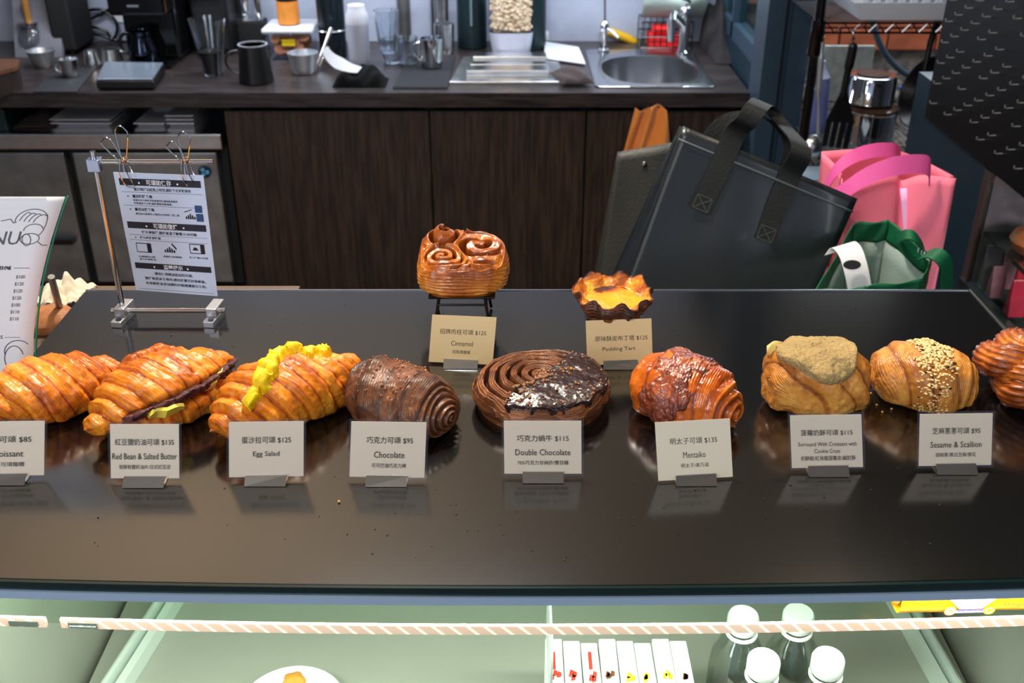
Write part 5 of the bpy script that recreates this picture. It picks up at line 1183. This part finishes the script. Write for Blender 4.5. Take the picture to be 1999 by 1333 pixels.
# =================================================================== price cards
cream = mat('cream_card', (222, 212, 190), .55); creamw = mat('warm_cream_card', (230, 206, 156), .55)
sleeve = pane_mat('card_sleeve', (252, 251, 252), .06, .08)
clipm = mat('clip_steel', (196, 202, 210), .16, 1)
def card(name_label, bl, br, tl, tr, lines, warm=False, sl=True, off=.0):
    """corner places in the photo; the card stands on the board, leaning back"""
    bx = (bl[0] + br[0]) / 2; by = (bl[1] + br[1]) / 2; tx = (tl[0] + tr[0]) / 2; ty = (tl[1] + tr[1]) / 2
    O = U(bx, by + 4, ZB); O.z = ZB + .004; O = UY(bx, by, O.y); w = (br[0] - bl[0]) * mpp(O)
    yaw = math.atan2(-(br[1] - bl[1]) / .5, (br[0] - bl[0]))
    X = Vector((math.cos(yaw), math.sin(yaw), 0)); al = R(22)
    lo, hi = .02, .09
    for _ in range(30):
        h = (lo + hi) / 2; p = O + Vector((0, math.sin(al), math.cos(al))) * h
        if proj(p)[1] > ty: lo = h
        else: hi = h
    T_ = UY(tx, ty, p.y); lx = (T_.x - O.x) / h; Yv = Vector((lx, math.sin(al), math.cos(al)))
    nrm = X.cross(Yv).normalized()
    if nrm.y > 0: nrm = -nrm
    f = lambda a, b, l=0: O + X * a + Yv * b + nrm * l
    t = thing('price_card', (O.x, O.y, ZB), name_label, 'price card')
    m_ = .0022 if sl else 0; hw = w / 2
    MB().hull8([f(-hw + m_, m_, -.0003), f(hw - m_, m_, -.0003), f(hw - m_, m_, .0003), f(-hw + m_, m_, .0003), f(-hw + m_, h - m_, -.0003), f(hw - m_, h - m_, -.0003), f(hw - m_, h - m_, .0003), f(-hw + m_, h - m_, .0003)]).build('card', creamw if warm else cream, t)
    if sl:
        MB().hull8([f(-hw, 0, .0006), f(hw, 0, .0006), f(hw, 0, .0010), f(-hw, 0, .0010), f(-hw, h, .0006), f(hw, h, .0006), f(hw, h, .0010), f(-hw, h, .0010)]).build('clear_sleeve', sleeve, t)
        MB().hull8([f(-hw, 0, -.0010), f(hw, 0, -.0010), f(hw, 0, -.0006), f(-hw, 0, -.0006), f(-hw, h, -.0010), f(hw, h, -.0010), f(hw, h, -.0006), f(-hw, h, -.0006)]).build('clear_sleeve', sleeve, t)
    cw = .0185; q = [f(-cw, .0035, .0014), f(cw, .0035, .0014)]; zb_ = ZB + .0006
    fy = O.y - .009
    fr = [Vector((q[0].x, q[0].y, q[0].z)), Vector((q[1].x, q[1].y, q[1].z)), Vector((q[1].x, fy, zb_)), Vector((q[0].x, fy, zb_))]
    e = Vector((0, .0009, .0006))
    MB().hull8([fr[3], fr[2], fr[2] + e, fr[3] + e, fr[0] + Vector((0, -.0005, .001)), fr[1] + Vector((0, -.0005, .001)), fr[1] + e, fr[0] + e]).build('front_lip', clipm, t)
    MB().box(q[0].x, q[1].x, fy + .001, O.y + .02, ZB + .0002, ZB + .0009).build('foot', clipm, t)
    for s_, a0, b0, ww, hh in lines:   # fractions of the card
        text(s_, lambda a, b: f(a, b, .0012 if sl else .0005), -hw + a0 * w, b0 * h, ww * w, hh * h, ink, t)
    return t
L3 = lambda a, b, c_, wa=.72, wb=.6, wc=.6, dx=0: [(a, (1 - wa) / 2 + dx, .60, wa, .115), (b, (1 - wb) / 2 + dx, .365, wb, .105)] + ([(c_, (1 - wc) / 2 + dx, .20, wc, .075)] if c_ else [])
card('cream price card reading $85, cut off at the left photo edge', (-64, 934), (90, 932), (-62, 818), (90, 817), L3('原味可頌 $85', 'Croissant', '法式可頌麵糰', .62, .42, .44))
card('price card reading Red Bean & Salted Butter $135', (212, 938), (355, 938), (210, 824), (354, 822), L3('紅豆鹽奶油可頌 $135', 'Red Bean & Salted Butter', '發酵有鹽奶油片/日式紅豆泥', .80, .88, .70))
card('price card reading Egg Salad $125', (443, 936), (597, 934), (444, 819), (596, 817), L3('蛋沙拉可頌 $125', 'Egg Salad', None, .62, .33))
card('price card reading Chocolate $95', (677, 935), (833, 937), (681, 817), (838, 820), L3('巧克力可頌 $95', 'Chocolate', '可可巴瑞巧克力棒', .58, .38, .43, .02))
card('price card reading Double Chocolate $115', (980, 929), (1140, 929), (980, 817), (1138, 816), L3('巧克力蝸牛 $115', 'Double Chocolate', '70%巧克力甘納許/雙目糖', .63, .67, .62))
card('price card reading Mentaiko $135', (1284, 938), (1432, 931), (1275, 822), (1428, 819), L3('明太子可頌 $135', 'Mentaiko', '明太子/美乃滋', .63, .30, .37), sl=False)
card('price card reading Cookie Crust $115 with four lines', (1541, 918), (1690, 916), (1539, 806), (1684, 804), [('菠蘿奶酥可頌 $115', .16, .60, .68, .105), ('Surround With Croissant with', .12, .42, .77, .07), ('Cookie Crust', .33, .30, .34, .07), ('奶酥餡/紅烏龍菠蘿皮/鹹奶酥', .15, .17, .72, .08)])
card('price card reading Sesame & Scallion $95', (1788, 914), (1940, 912), (1792, 802), (1942, 803), L3('芝麻蔥蔥可頌 $95', 'Sesame & Scallion', '胡椒蔥/黑白芝麻/蔥花', .62, .66, .52))
card('warm cream price card reading Cinnamol $125 below the bun', (836, 706), (962, 712), (843, 612), (970, 621), L3('招牌肉桂可頌 $125', 'Cinnamol', '招製黑糖蜜', .72, .34, .28), True, False)
card('warm cream price card reading Pudding Tart $125', (1146, 713), (1275, 708), (1143, 623), (1272, 624), [('原味酥皮布丁塔 $125', .13, .52, .80, .12), ('Pudding Tart', .24, .28, .50, .11)], True, False)

# =================================================================== hanging instruction sheet on a chrome stand
Ys = 1.10; g = lambda px, py, Y=Ys: UY(px, py, Y)
xl = U(240, 628, ZB).x; xrr = U(418, 628, ZB).x; ztop = g(165, 318).z; zrod = ZB + .013
t = thing('chrome_sign_stand', (xl, Ys, ZB), 'chrome rod stand holding the hanging instruction sheet', 'stand')
for x in (xl, xrr):
    M = Matrix.Translation((x, Ys, ZB)) @ Matrix.Rotation(R(-6), 4, 'Z')
    b_ = MB().box(-.0065, .0065, -.02, .02, .0, .008, b=.001, M=M).box(-.0065, .0065, -.008, .02, .0082, .019, b=.001, M=M).build('clamp_block', alu, t)
    MB().lathe([(0, .0), (.0035, .0), (.0035, .0008), (0, .0008)], n=14, M=Matrix.Translation((x, Ys - .014, ZB + .0082))).build('screw', gblack, b_)
MB().tube([(xl - .012, Ys, zrod), (xrr + .014, Ys, zrod)], .003, 12).build('base_rod', chrome, t)
MB().tube([(xl, Ys + .004, ZB + .0195), (xl, Ys + .004, ztop + .012)], .0032, 12).build('post', chrome, t)
MB().box(xl - .007, xl + .007, Ys - .003, Ys + .011, ztop - .010, ztop + .004, b=.001).build('joint_block', mat('blue_chrome', (190, 205, 240), .15, .9), t)
MB().tube([(xl + .007, Ys + .004, ztop), (g(415, 321).x, Ys + .004, ztop)], .0028, 12).build('top_rod', chrome, t)
# sheet
c00, c10, c11, c01 = g(266, 566, Ys + .002), g(425, 578, Ys - .004), g(397, 342, Ys - .002), g(221, 336, Ys + .004)
sn = (c10 - c00).cross(c01 - c00).normalized()
if sn.y > 0: sn = -sn
def sh(a, b, l=.0007): return c00.lerp(c10, a).lerp(c01.lerp(c11, a), b) + sn * l
t = thing('instruction_sheet', (c00 + c10) / 2, 'laminated white storage instruction sheet hanging from two clips', 'sign')
bl = mat('sheet_paper', (196, 212, 238), .35); nb_ = mat('navy_print', (28, 34, 48), .5)
MB().hull8([sh(0, 0, -.0004), sh(1, 0, -.0004), sh(1, 0, .0003), sh(0, 0, .0003), sh(0, 1, -.0004), sh(1, 1, -.0004), sh(1, 1, .0003), sh(0, 1, .0003)]).build('sheet', bl, t)
f2 = lambda a, b: sh(a, b, .0009)
decal(sh, [rect(.05, .96, .90, .955), rect(.05, .96, .545, .60), rect(.05, .96, .20, .25)], nb_, t, 'heading_bar')
for y in (.845, .735, .49, .445, .02): decal(sh, [rect(.05, .96, y, y + .002)], nb_, t, 'rule_line')
for s_, a, b, w, h in (('可頌的保存', .35, .905, .28, .045), ('可頌的復烤', .35, .55, .28, .045), ('溫馨提示', .39, .205, .23, .038)): text(s_, f2, a, b, w, h, wink, t, bold=.02)
for a, b in ((.27, .922), (.70, .922), (.27, .567), (.70, .567), (.28, .220), (.68, .220), ): decal(f2, [[(a + .011 * math.cos(k * math.pi / 6), b + .008 * math.sin(k * math.pi / 6)) for k in range(12)]], wink, t, 'dot')
for s_, a, b, w, h, bo in (('當日現烤出爐馬上吃完,請於下方步驟保存', .20, .857, .64, .026, .01), ('當日現烤食用', .17, .80, .22, .026, .03), ('若當日未食用完,可放室溫密封,避免高溫潮濕', .17, .772, .50, .018, .01), ('可常溫放六小時,請放置陰涼乾燥處。', .17, .747, .44, .018, .01),
                       ('當日以後食用', .17, .693, .22, .026, .03), ('請密封冷凍保存,六個月內,可存放一至二週', .17, .66, .50, .018, .01), ('從冷凍復烤,請於室溫下靜置15-30分鐘', .20, .503, .64, .026, .01),
                       ('烤箱/氣炸鍋使用', .17, .458, .24, .022, .03), ('150度預熱3分鐘', .11, .298, .20, .016, .01), ('放入烤箱噴水', .12, .275, .20, .016, .02), ('表面噴水恢復酥脆', .41, .310, .22, .016, .01), ('放入烤箱3-5分鐘', .72, .315, .22, .016, .01),
                       ('請勿使用微波爐加熱可頌。', .27, .150, .46, .026, .01), ('復烤後若未食用完,請勿放置密封保鮮盒。', .14, .105, .74, .026, .01), ('含有鮮奶油,奶油類的內餡建議當日食用。', .14, .062, .74, .026, .01)):
    text(s_, f2, a, b, w, h, ink, t, bold=bo)
for a, b in ((.12, .812), (.12, .705), (.12, .468)): decal(f2, [[(a + .008 * math.cos(k * math.pi / 4), b + .006 * math.sin(k * math.pi / 4)) for k in range(8)]], ink, t, 'bullet')
def oven(a, b, loaf):
    P2 = linep([(a, b), (a + .17, b), (a + .17, b + .075), (a, b + .075), (a, b)], .006) + [rect(a + .125, a + .17, b, b + .075)]
    if loaf: P2 += [[(a + .03, b + .025), (a + .1, b + .025), (a + .08, b + .048), (a + .05, b + .05)]]
    decal(f2, P2, ink, t, 'oven_icon')
oven(.11, .345, 0); oven(.74, .36, 1)
def cro(a, b, s_):
    P2 = []
    for k in range(5):
        x = a + (k - 2) * .024 * s_; h = (.045 - .012 * abs(k - 2)) * s_; P2.append([(x - .010 * s_, b), (x + .009 * s_, b), (x + .004 * s_, b + h), (x - .008 * s_, b + h * .9)])
    decal(f2, P2, ink, t, 'croissant_icon')
cro(.50, .355, 1.1); cro(.80, .645, 1.0); decal(f2, linep([(.53, .43), (.58, .385)], .014) + linep([(.735, .70), (.82, .722)], .006), ink, t, 'brush_icon')
decal(f2, [rect(.86, .94, .70, .758), rect(.865, .945, .628, .69)], mat('blue_print', (34, 74, 120), .5), t, 'freezer_icon')
# wire clips
for px in (242, 362):
    x = g(px, 322).x; t = thing('wire_clip', (x, Ys, ztop - .02), 'tall wire clip on the rod, ' + ('left of two' if px == 242 else 'right of two'), 'clip', 'wire clips holding the sheet'); s_ = 1 if px == 242 else .8
    for sgn, hh, dx in ((-1, .022 * s_, -.012 * s_), (1, .032 * s_, .001)):
        b0 = Vector((x, Ys + sgn * .0045, ztop + .004)); pts = [b0 + Vector((.002, 0, 0)), b0 + Vector((dx + .007, 0, hh * .8)), b0 + Vector((dx + .005, 0, hh)), b0 + Vector((dx, 0, hh + .004)), b0 + Vector((dx - .005, 0, hh)), b0 + Vector((dx - .006, 0, hh * .8)), b0 + Vector((-.003, 0, 0))]
        MB().tube(smooth_path(pts, 5), .0007, 6).build('loop', chrome, t)
    MB().tube([Vector((x + .0035 * math.cos(q), Ys + .004 + .006 * math.sin(q), ztop + .004 - .0015 * q / 6)) for q in [k * .5 for k in range(38)]], .0006, 6).build('spring', mat('brass_wire', (200, 150, 110), .25, 1), t)
    for yy in (-.0045, .0085): MB().tube(smooth_path([(x - .003, Ys + yy, ztop + .003), (x - .004, Ys + yy - .001, ztop - .012), (x - .001, Ys - .001 + (yy > 0) * .007, ztop - .026), (x + .007, Ys - .001 + (yy > 0) * .007, ztop - .025), (x + .004, Ys + yy, ztop - .012), (x + .002, Ys + yy, ztop + .003)], 4), .0007, 6).build('jaw', chrome, t)

# =================================================================== menu card
Ym = .955; g = lambda px, py, Y=Ym: UY(px, py, Y)
r0, r1 = g(68, 690, .97), g(125, 386, .985); zbm = ZB + .004
def men(a, b, l=0):   # a: metres left of the right edge (negative), b: 0 bottom..1 top
    e = Vector((r0.x + (r1.x - r0.x) * (b ** 1.25) - .006 * math.sin(math.pi * b), 0, 0)); z = zbm + (r1.z - zbm) * b
    return Vector((e.x + a, .958 + .03 * b - .02 * (max(0, a + .06) / .06) ** 2 * 0 - l, z))
t = thing('menu_sheet', (r0.x - .1, .958, ZB), 'tall white printed menu at the left end of the board', 'menu')
MB().grid(lambda u, v: men(-.20 * (1 - u), v), 12, 24).build('paper_sheet', paper, t, solid=.0006)
MB().grid(lambda u, v: men(.0010 + .0016 * u, v, -.002 + .004 * 0), 2, 24).build('acrylic_edge', mat('green_acrylic_edge', (20, 120, 96), .2), t, solid=.002)
f3 = lambda a, b: men(a, b, .0009); gi = mat('grey_ink', (88, 90, 98), .6)
P2 = []
def arc(cx, cy, rx, ry, a0, a1, n=22, rot=0): 
    o = []
    for k in range(n + 1):
        q = math.radians(a0 + (a1 - a0) * k / n); x, y = rx * math.cos(q), ry * math.sin(q); o.append((cx + x * math.cos(rot) - y * math.sin(rot), cy + (x * math.sin(rot) + y * math.cos(rot))))
    return o
H_ = r1.z - zbm
def A(pts): return linep([(x, y / H_) for x, y in pts], .0006)
def A2(pts):
    out = []
    for (x0, y0), (x1, y1) in zip(pts[:-1], pts[1:]):
        dx, dy = x1 - x0, y1 - y0; l = math.hypot(dx, dy) or 1; nx, ny = -dy / l * .00035, dx / l * .00035
        out.append([(x0 - nx, (y0 - ny) / H_), (x1 - nx, (y1 - ny) / H_), (x1 + nx, (y1 + ny) / H_), (x0 + nx, (y0 + ny) / H_)])
    return out
cy0 = H_ - .028
cy0 = H_ - .023
P2 += A2(arc(-.026, cy0, .016, .011, 0, 190)) + A2([(-.056, cy0 - .001), (-.047, cy0 + .001), (-.043, cy0 - .003), (-.040, cy0 - .002)]) + A2(arc(-.016, cy0 - .003, .006, .013, -80, 40)) + A2(arc(-.022, cy0 - .019, .0095, .0055, 0, 360)) + A2(arc(-.025, cy0 - .020, .004, .0065, 0, 360, rot=.5)) + A2(arc(-.021, cy0 - .010, .0095, .006, 10, 190))
for k in range(4): P2 += A2(arc(-.033 + k * .0055, cy0 - .001 - k * .0008, .0045 + k * .0008, .009, 70, 190, rot=-.35, n=14))
P2 += A2([(-.013, cy0 - .022), (-.008, cy0 - .0255), (-.002, cy0 - .0255)])
decal(f3, P2, gi, t, 'croissant_drawing')
sy = lambda m_: m_ / H_
text('MENU', f3, -.084, sy(H_ - .048), .052, sy(.0135), gi, t)
text('COFFEE & PAN/義式甜鹹', f3, -.118, sy(H_ - .074), .085, sy(.0042), ink, t, bold=.01); decal(f3, [rect(-.030, -.014, sy(H_ - .0723), sy(H_ - .0718))], gi, t, 'rule_line')
for k, s_ in enumerate(('$100', '$120', '$120', '$120', '$100', '$110', '$110')): 
    text(s_, f3, -.026, sy(H_ - .0835 - .0074 * k), .009, sy(.0042), gi, t); text(('Espresso', 'Americano', 'Latte', 'Cappuccino', 'Flat White', 'Mocha', 'Black Tea')[k], f3, -.125, sy(H_ - .0835 - .0074 * k), .045, sy(.0042), ink, t)
text('OTHERS', f3, -.082, sy(H_ - .138), .046, sy(.007), ink, t, bold=.02); text('COOKIES & SNACKS', f3, -.092, sy(H_ - .147), .060, sy(.0035), ink, t); decal(f3, [rect(-.030, -.014, sy(H_ - .1458), sy(H_ - .1454))], gi, t, 'rule_line')
decal(f3, A2(arc(-.016, .030, .014, .012, 40, 200)) + A2(arc(-.020, .022, .010, .014, 20, 250)), mat('navy_ink', (40, 44, 84), .6), t, 'croissant_drawing')
MB().box(r0.x - .2, r0.x + .002, .945, .975, ZB + .0002, ZB + .0035).build('base', mat('clear_base', (200, 220, 215), .1, trans=.6), t)

# =================================================================== display case below the board
FZ0, FZ1 = 1.1838, 1.1915
ZD = .80
ct = thing('pastry_display_case', (.02, .9, 0), 'glass fronted refrigerated display case under the black board', 'display case')
inner = mat('case_inner', (160, 160, 150), .5, var=.05, vscale=3)
MB().box(BX0, BX1, .652, 1.18, 0, ZD - .06).build('base_body', mblack, ct)
MB().box(BX0 + .02, BX1 - .02, .66, 1.16, ZD - .059, ZD).build('deck', inner, ct)
MB().box(BX0, BX0 + .01, .645, 1.17, ZD - .0595, ZB - .0095).box(BX1 - .01, BX1, .645, 1.17, ZD - .0595, ZB - .0095).build('side_wall', inner, ct)
MB().box(BX0 + .011, BX1 - .011, 1.15, 1.16, ZD + .001, ZB - .0095).build('rear_wall', inner, ct)
MB().bowed(BX0, BX1, .6345, .6425, FZ0, FZ1, 1, 1).build('top_rail', mat('rail_steel', (168, 194, 220), .28, .4), ct)
MB().box(BX0, BX1, .659, .70, FZ0 + .006, FZ1 - .0005).build('lamp_housing', mat('housing_white', (190, 195, 196), .5), ct)
MB().bowed(BX0 + .001, BX1 - .001, .636, .6415, ZD - .0595, FZ0 - .0005, 1, 1).build('front_pane', pane_mat('case_glass', (247, 251, 248), .03, .02), ct)
# glass shelf with price strip
ZS = 1.078; YS = .719
MB().bowed(BX0 + .0105, BX1 - .0105, YS, 1.145, ZS, ZS + .006).build('glass_shelf', pane_mat('shelf_glass', (238, 246, 240), .05, .03), ct)
st = bpy.data.materials.new('price_strip'); st.use_nodes = True; nt = st.node_tree; b = nt.nodes['Principled BSDF']; b.inputs['Roughness'].default_value = .35
tc = nt.nodes.new('ShaderNodeTexCoord'); w = nt.nodes.new('ShaderNodeTexWave'); w.wave_type = 'BANDS'; w.bands_direction = 'DIAGONAL'; w.inputs['Scale'].default_value = 40; rp = nt.nodes.new('ShaderNodeValToRGB')
rp.color_ramp.elements[0].position = .80; rp.color_ramp.elements[0].color = lin(158, 134, 120); rp.color_ramp.elements[1].position = .95; rp.color_ramp.elements[1].color = lin(206, 184, 168)
nt.links.new(tc.outputs['Object'], w.inputs[0]); nt.links.new(w.outputs[0], rp.inputs[0]); nt.links.new(rp.outputs[0], b.inputs['Base Color'])
x0 = UY(108, 1215, YS - .003).x; xg = UY(78, 1215, YS - .003).x
sp = MB().bowed(x0, BX1 - .011, YS - .004, YS - .0005, ZS - .002, ZS + .008, 1, 1).build('price_strip', st, ct)
MB().bowed(BX0 + .011, xg, YS - .004, YS - .0005, ZS - .002, ZS + .008, 1, 1, 8).build('price_strip', st, ct)
gl = mat('strip_label', (60, 66, 62), .5)
MB().bowed(x0 + .007, x0 + .034, YS - .0048, YS - .0042, ZS - .0005, ZS + .005, 1, 1, 6).build('strip_sticker', gl, sp)
text('www.tobin.com.tw', lambda a, b_: Vector((x0 + .008 + a, YS - .0052 + BOW(x0 + .008 + a), ZS + .0008 + b_)), 0, 0, .025, .0026, wink, sp)
MB().bowed(xg - .034, xg - .007, YS - .0048, YS - .0042, ZS - .0005, ZS + .005, 1, 1, 6).build('strip_sticker', gl, ct)
# runners and divider
run = mat('runner_steel', (232, 240, 234), .3, .25)
for sx, (pa, pb) in ((-1, ((292, 1240), (226, 1345))), (1, ((1790, 1238), (1850, 1345)))):
    a = U(*pa, ZD + .02); b_ = U(*pb, ZD + .02); d = (b_ - a); a2 = a - d * 1.2; b2_ = b_ + d * .8
    b2_.y = max(b2_.y, .67)
    for k, (o1, o2, hh) in enumerate(((-.006, .004, .022), (.010, .014, .03), (.018, .024, .018))):
        o1 *= sx; o2 *= sx; MB().prism([(a2.x + o1, a2.y), (a2.x + o2, a2.y), (b2_.x + o2, b2_.y), (b2_.x + o1, b2_.y)], ZD + .0005, ZD + hh).build('runner', run, ct)
# clear partition (white edge) left of the packs
p = UY(1062, 1260, .93); MB().box(p.x - .001, p.x + .001, .735, .86, ZD + .0005, ZD + .24).single('acrylic_divider', mat('acrylic_white', (232, 236, 232), .3, trans=.2), 'thin clear divider left of the white packs in the case', 'divider')
# white box of fruit tea packs: a row of upright packs
zt_ = ZD + .14; Yk = U(1200, 1246, zt_).y
xa = U(1064, 1246, zt_).x; xb = U(1342, 1246, zt_).x; nP = 8
wp = mat('white_pack', (236, 236, 232), .45); redp = mat('red_print', (190, 60, 50), .5); yel = mat('yellow_print', (238, 212, 40), .5); brn = mat('brown_print', (110, 64, 44), .5)
for k in range(nP):
    x0_ = xa + (xb - xa) * k / nP; x1_ = xa + (xb - xa) * (k + 1) / nP - .0012
    ln = (.03 if k < 5 else 0)
    t = thing('fruit_tea_pack', ((x0_ + x1_) / 2, Yk - .04, ZD), 'white fruit tea pack, %s in the row of eight' % ('first from the left', 'second from the left', 'third from the left', 'fourth from the left', 'fourth from the right', 'third from the right', 'second from the right', 'last on the right')[k], 'pack', 'white fruit tea packs in the case')
    MB().hull8([(x0_, Yk - .075, ZD + .0005), (x1_, Yk - .075, ZD + .0005), (x1_, Yk, ZD + .0005), (x0_, Yk, ZD + .0005), (x0_, Yk - .070, zt_ - .004 * (k % 2)), (x1_, Yk - .070, zt_ - .004 * (k % 2)), (x1_, Yk, zt_ - .003 * (k % 3)), (x0_, Yk, zt_ - .003 * (k % 3))]).build('pack', wp, t, bevel=.0012)
    yf_ = lambda a, b_, x0_=x0_: Vector((x0_ + a, Yk - .0703 + .0, zt_ - .0)) 
    pl = lambda a, b_, x0_=x0_: Vector((x0_ + a, Yk - .066 + b_, zt_ + .0012)); wv = x1_ - x0_
    rr = random.Random(k + 40); mm = (redp, redp, redp, brn, yel, yel, yel, brn)[k]
    polys = []
    for q in range(3):
        ax = rr.uniform(.15, .6) * wv; by = rr.uniform(.002, .012); polys.append([(ax, by), (ax + wv * .25, by + .001), (ax + wv * .3, by + .007), (ax + wv * .1, by + .009)])
    if k in (0, 2): polys.append(rect(wv * .35, wv * .55, .02, .045))
    decal(pl, polys, mm, t, 'fruit_print')
# bottles
bt = glass; lq = mat('white_cap', (236, 236, 232), .4)
pr = None
def bottle(px, py, lab, s=1.0):
    zc = ZD + .175; p = U(px, py, zc); t = thing('clear_bottle', (p.x, p.y, ZD), lab, 'bottle', 'clear bottles with white caps in the case')
    c = Vector((p.x, p.y, ZD + .0005))
    bcl = pane_mat('bottle_clear', (246, 250, 247), .35, .04)
    MB().lathe([(.028, 0), (.031, .004), (.031, .10), (.029, .118), (.020, .140), (.0135, .148), (.0135, .155), (.0125, .155), (.0125, .148), (.019, .138), (.028, .117), (.030, .10), (.030, .006), (0, .003)], c, n=40).build('body', bcl, t)
    MB().lathe([(.0155, .1555), (.0165, .157), (.0165, .172), (.015, .175), (0, .175)], c, flute=.015, nf=24, n=72).build('cap', lq, t)
    MB().lathe([(.0172, .149), (.0172, .1515), (.0140, .1515), (.0140, .149)], c, n=40).build('neck_ring', lq, t)
    return t
bottle(1492, 1285, 'clear bottle with white cap, nearer one beside the packs'); bottle(1618, 1282, 'clear bottle with white cap, nearer one at the right')
bottle(1452, 1200, 'clear bottle with white cap, rear one beside the packs'); bottle(1560, 1196, 'clear bottle with white cap, rear one at the right')
# white tray with a pastry crumb
q = [U(x, y, ZD + .03) for x, y in ((545, 1318), (640, 1320), (700, 1380), (470, 1380))]; 
pt = U(572, 1335, ZD + .03)
t = thing('white_plate', (pt.x, pt.y - .04, ZD), 'round cornered white plate on the case deck at bottom centre left', 'plate')
cc = Vector((pt.x + .002, pt.y - .028, ZD + .0005))
MB().lathe([(.035, 0), (.05, .018), (.062, .024), (.060, .026), (.048, .02), (.034, .004), (0, .003)], cc, n=48, sx=1).build('plate', mat('porcelain', (240, 240, 236), .25), t)
MB().lathe([(0, 0), (.012, 0), (.013, .006), (.008, .011), (0, .012)], cc + Vector((-.004, .040, .0175)), n=18, flute=.12, nf=5).single('pastry_bit', mat('pastry_orange', (220, 150, 60), .6, bump=.5), 'small orange pastry piece on the white plate', 'pastry')
# butter pack on the glass shelf
zb_ = ZS + .0065; a = U(1748, 1213, zb_); b_ = U(2160, 1208, zb_); yb_ = 0; yo = lambda x: YS + .0022 + BOW(a.x) + (x - a.x) / (b_.x - a.x) * (BOW(b_.x) - BOW(a.x)) * .9
t = thing('butter_pack', ((a.x + b_.x) / 2, yo(a.x) + .03, zb_), 'gold wrapped butter roll with white and blue label on the glass shelf', 'butter')
gd = mat('gold_foil', (238, 176, 26), .3, .35, bump=.3, bscale=60)
rb_ = .027
def bt_f(u, v):
    q = 2 * math.pi * v; cq, sq_ = math.cos(q), math.sin(q); e = .34
    x = a.x + .004 + (b_.x - a.x) * u; return Vector((x, yo(x) + rb_ + rb_ * math.copysign(abs(cq) ** e, cq), zb_ + rb_ + rb_ * math.copysign(abs(sq_) ** e, sq_) + .0004 * math.sin(x * 90)))
MB().grid(bt_f, 30, 49).build('wrapper', gd, t)
def tw(u, v):
    q = 2 * math.pi * v; k = 1 - .75 * u + .08 * math.sin(5 * q) * u; x = a.x + .004 - .024 * u; return Vector((x, yo(a.x) + rb_ + rb_ * k * math.cos(q) * .96, zb_ + rb_ * (1 - .25 * u) + rb_ * k * math.sin(q) * .96))
MB().grid(tw, 10, 49).build('folded_end', mat('gold_foil_end', (226, 168, 60), .35, .3, bump=.8, bscale=90), t)
x_ = lambda px: U(px, 1200, zb_ + .01).x
bfp = lambda aa, h, l=0: Vector((aa, yo(aa) - .0006 - l + (.0 if h < .047 else (h - .047) * .6), zb_ + h))
lb = mat('label_white', (238, 236, 244), .5); vi = mat('violet_print', (92, 84, 190), .5)
decal(lambda p_, q_: bfp(p_, q_), [[(x_(1880), .009), (x_(1925), .009), (x_(1948), .020), (x_(1940), .050), (x_(1868), .050), (x_(1858), .020)]], lb, t, 'label')
decal(lambda p_, q_: bfp(p_, q_, .0004), [rect(x_(1872), x_(1930), .0045, .0085)], vi, t, 'blue_band')
text('Beurre Charentes-Poitou', lambda p_, q_: bfp(p_, q_, .0008), x_(1874), .0053, x_(1928) - x_(1874), .0024, wink, t)
for px, col in ((1862, 'red_seal'), (1940, 'orange_seal')):
    m_ = mat(col, (236, 120, 96) if col == 'red_seal' else (255, 168, 10), .4); decal(lambda p_, q_: bfp(p_, q_, .0006), [[(x_(px) + .0055 * math.cos(k * math.pi / 10), .0075 + .0052 * math.sin(k * math.pi / 10)) for k in range(20)]], m_, t, 'round_seal')
decal(lambda p_, q_: bfp(p_, q_, .0009), linep([(x_(1862) + .003 * math.cos(k * .5), .0075 + .003 * math.sin(k * .5)) for k in range(13)], .0008) + linep([(x_(1940) + .003 * math.cos(k * .5), .0075 + .003 * math.sin(k * .5)) for k in range(13)], .0008), lb, t, 'seal_ring')
text('TRADITION', lambda p_, q_: bfp(p_, q_, .0006), x_(1866), .030, x_(1936) - x_(1866), .005, vi, t); text('250g', lambda p_, q_: bfp(p_, q_, .0006), x_(1890), .014, .012, .004, gi, t)
text("D'Isigny", lambda p_, q_: bfp(p_, q_, .0006), x_(1968), .010, .022, .006, brn, t)
flush_text()
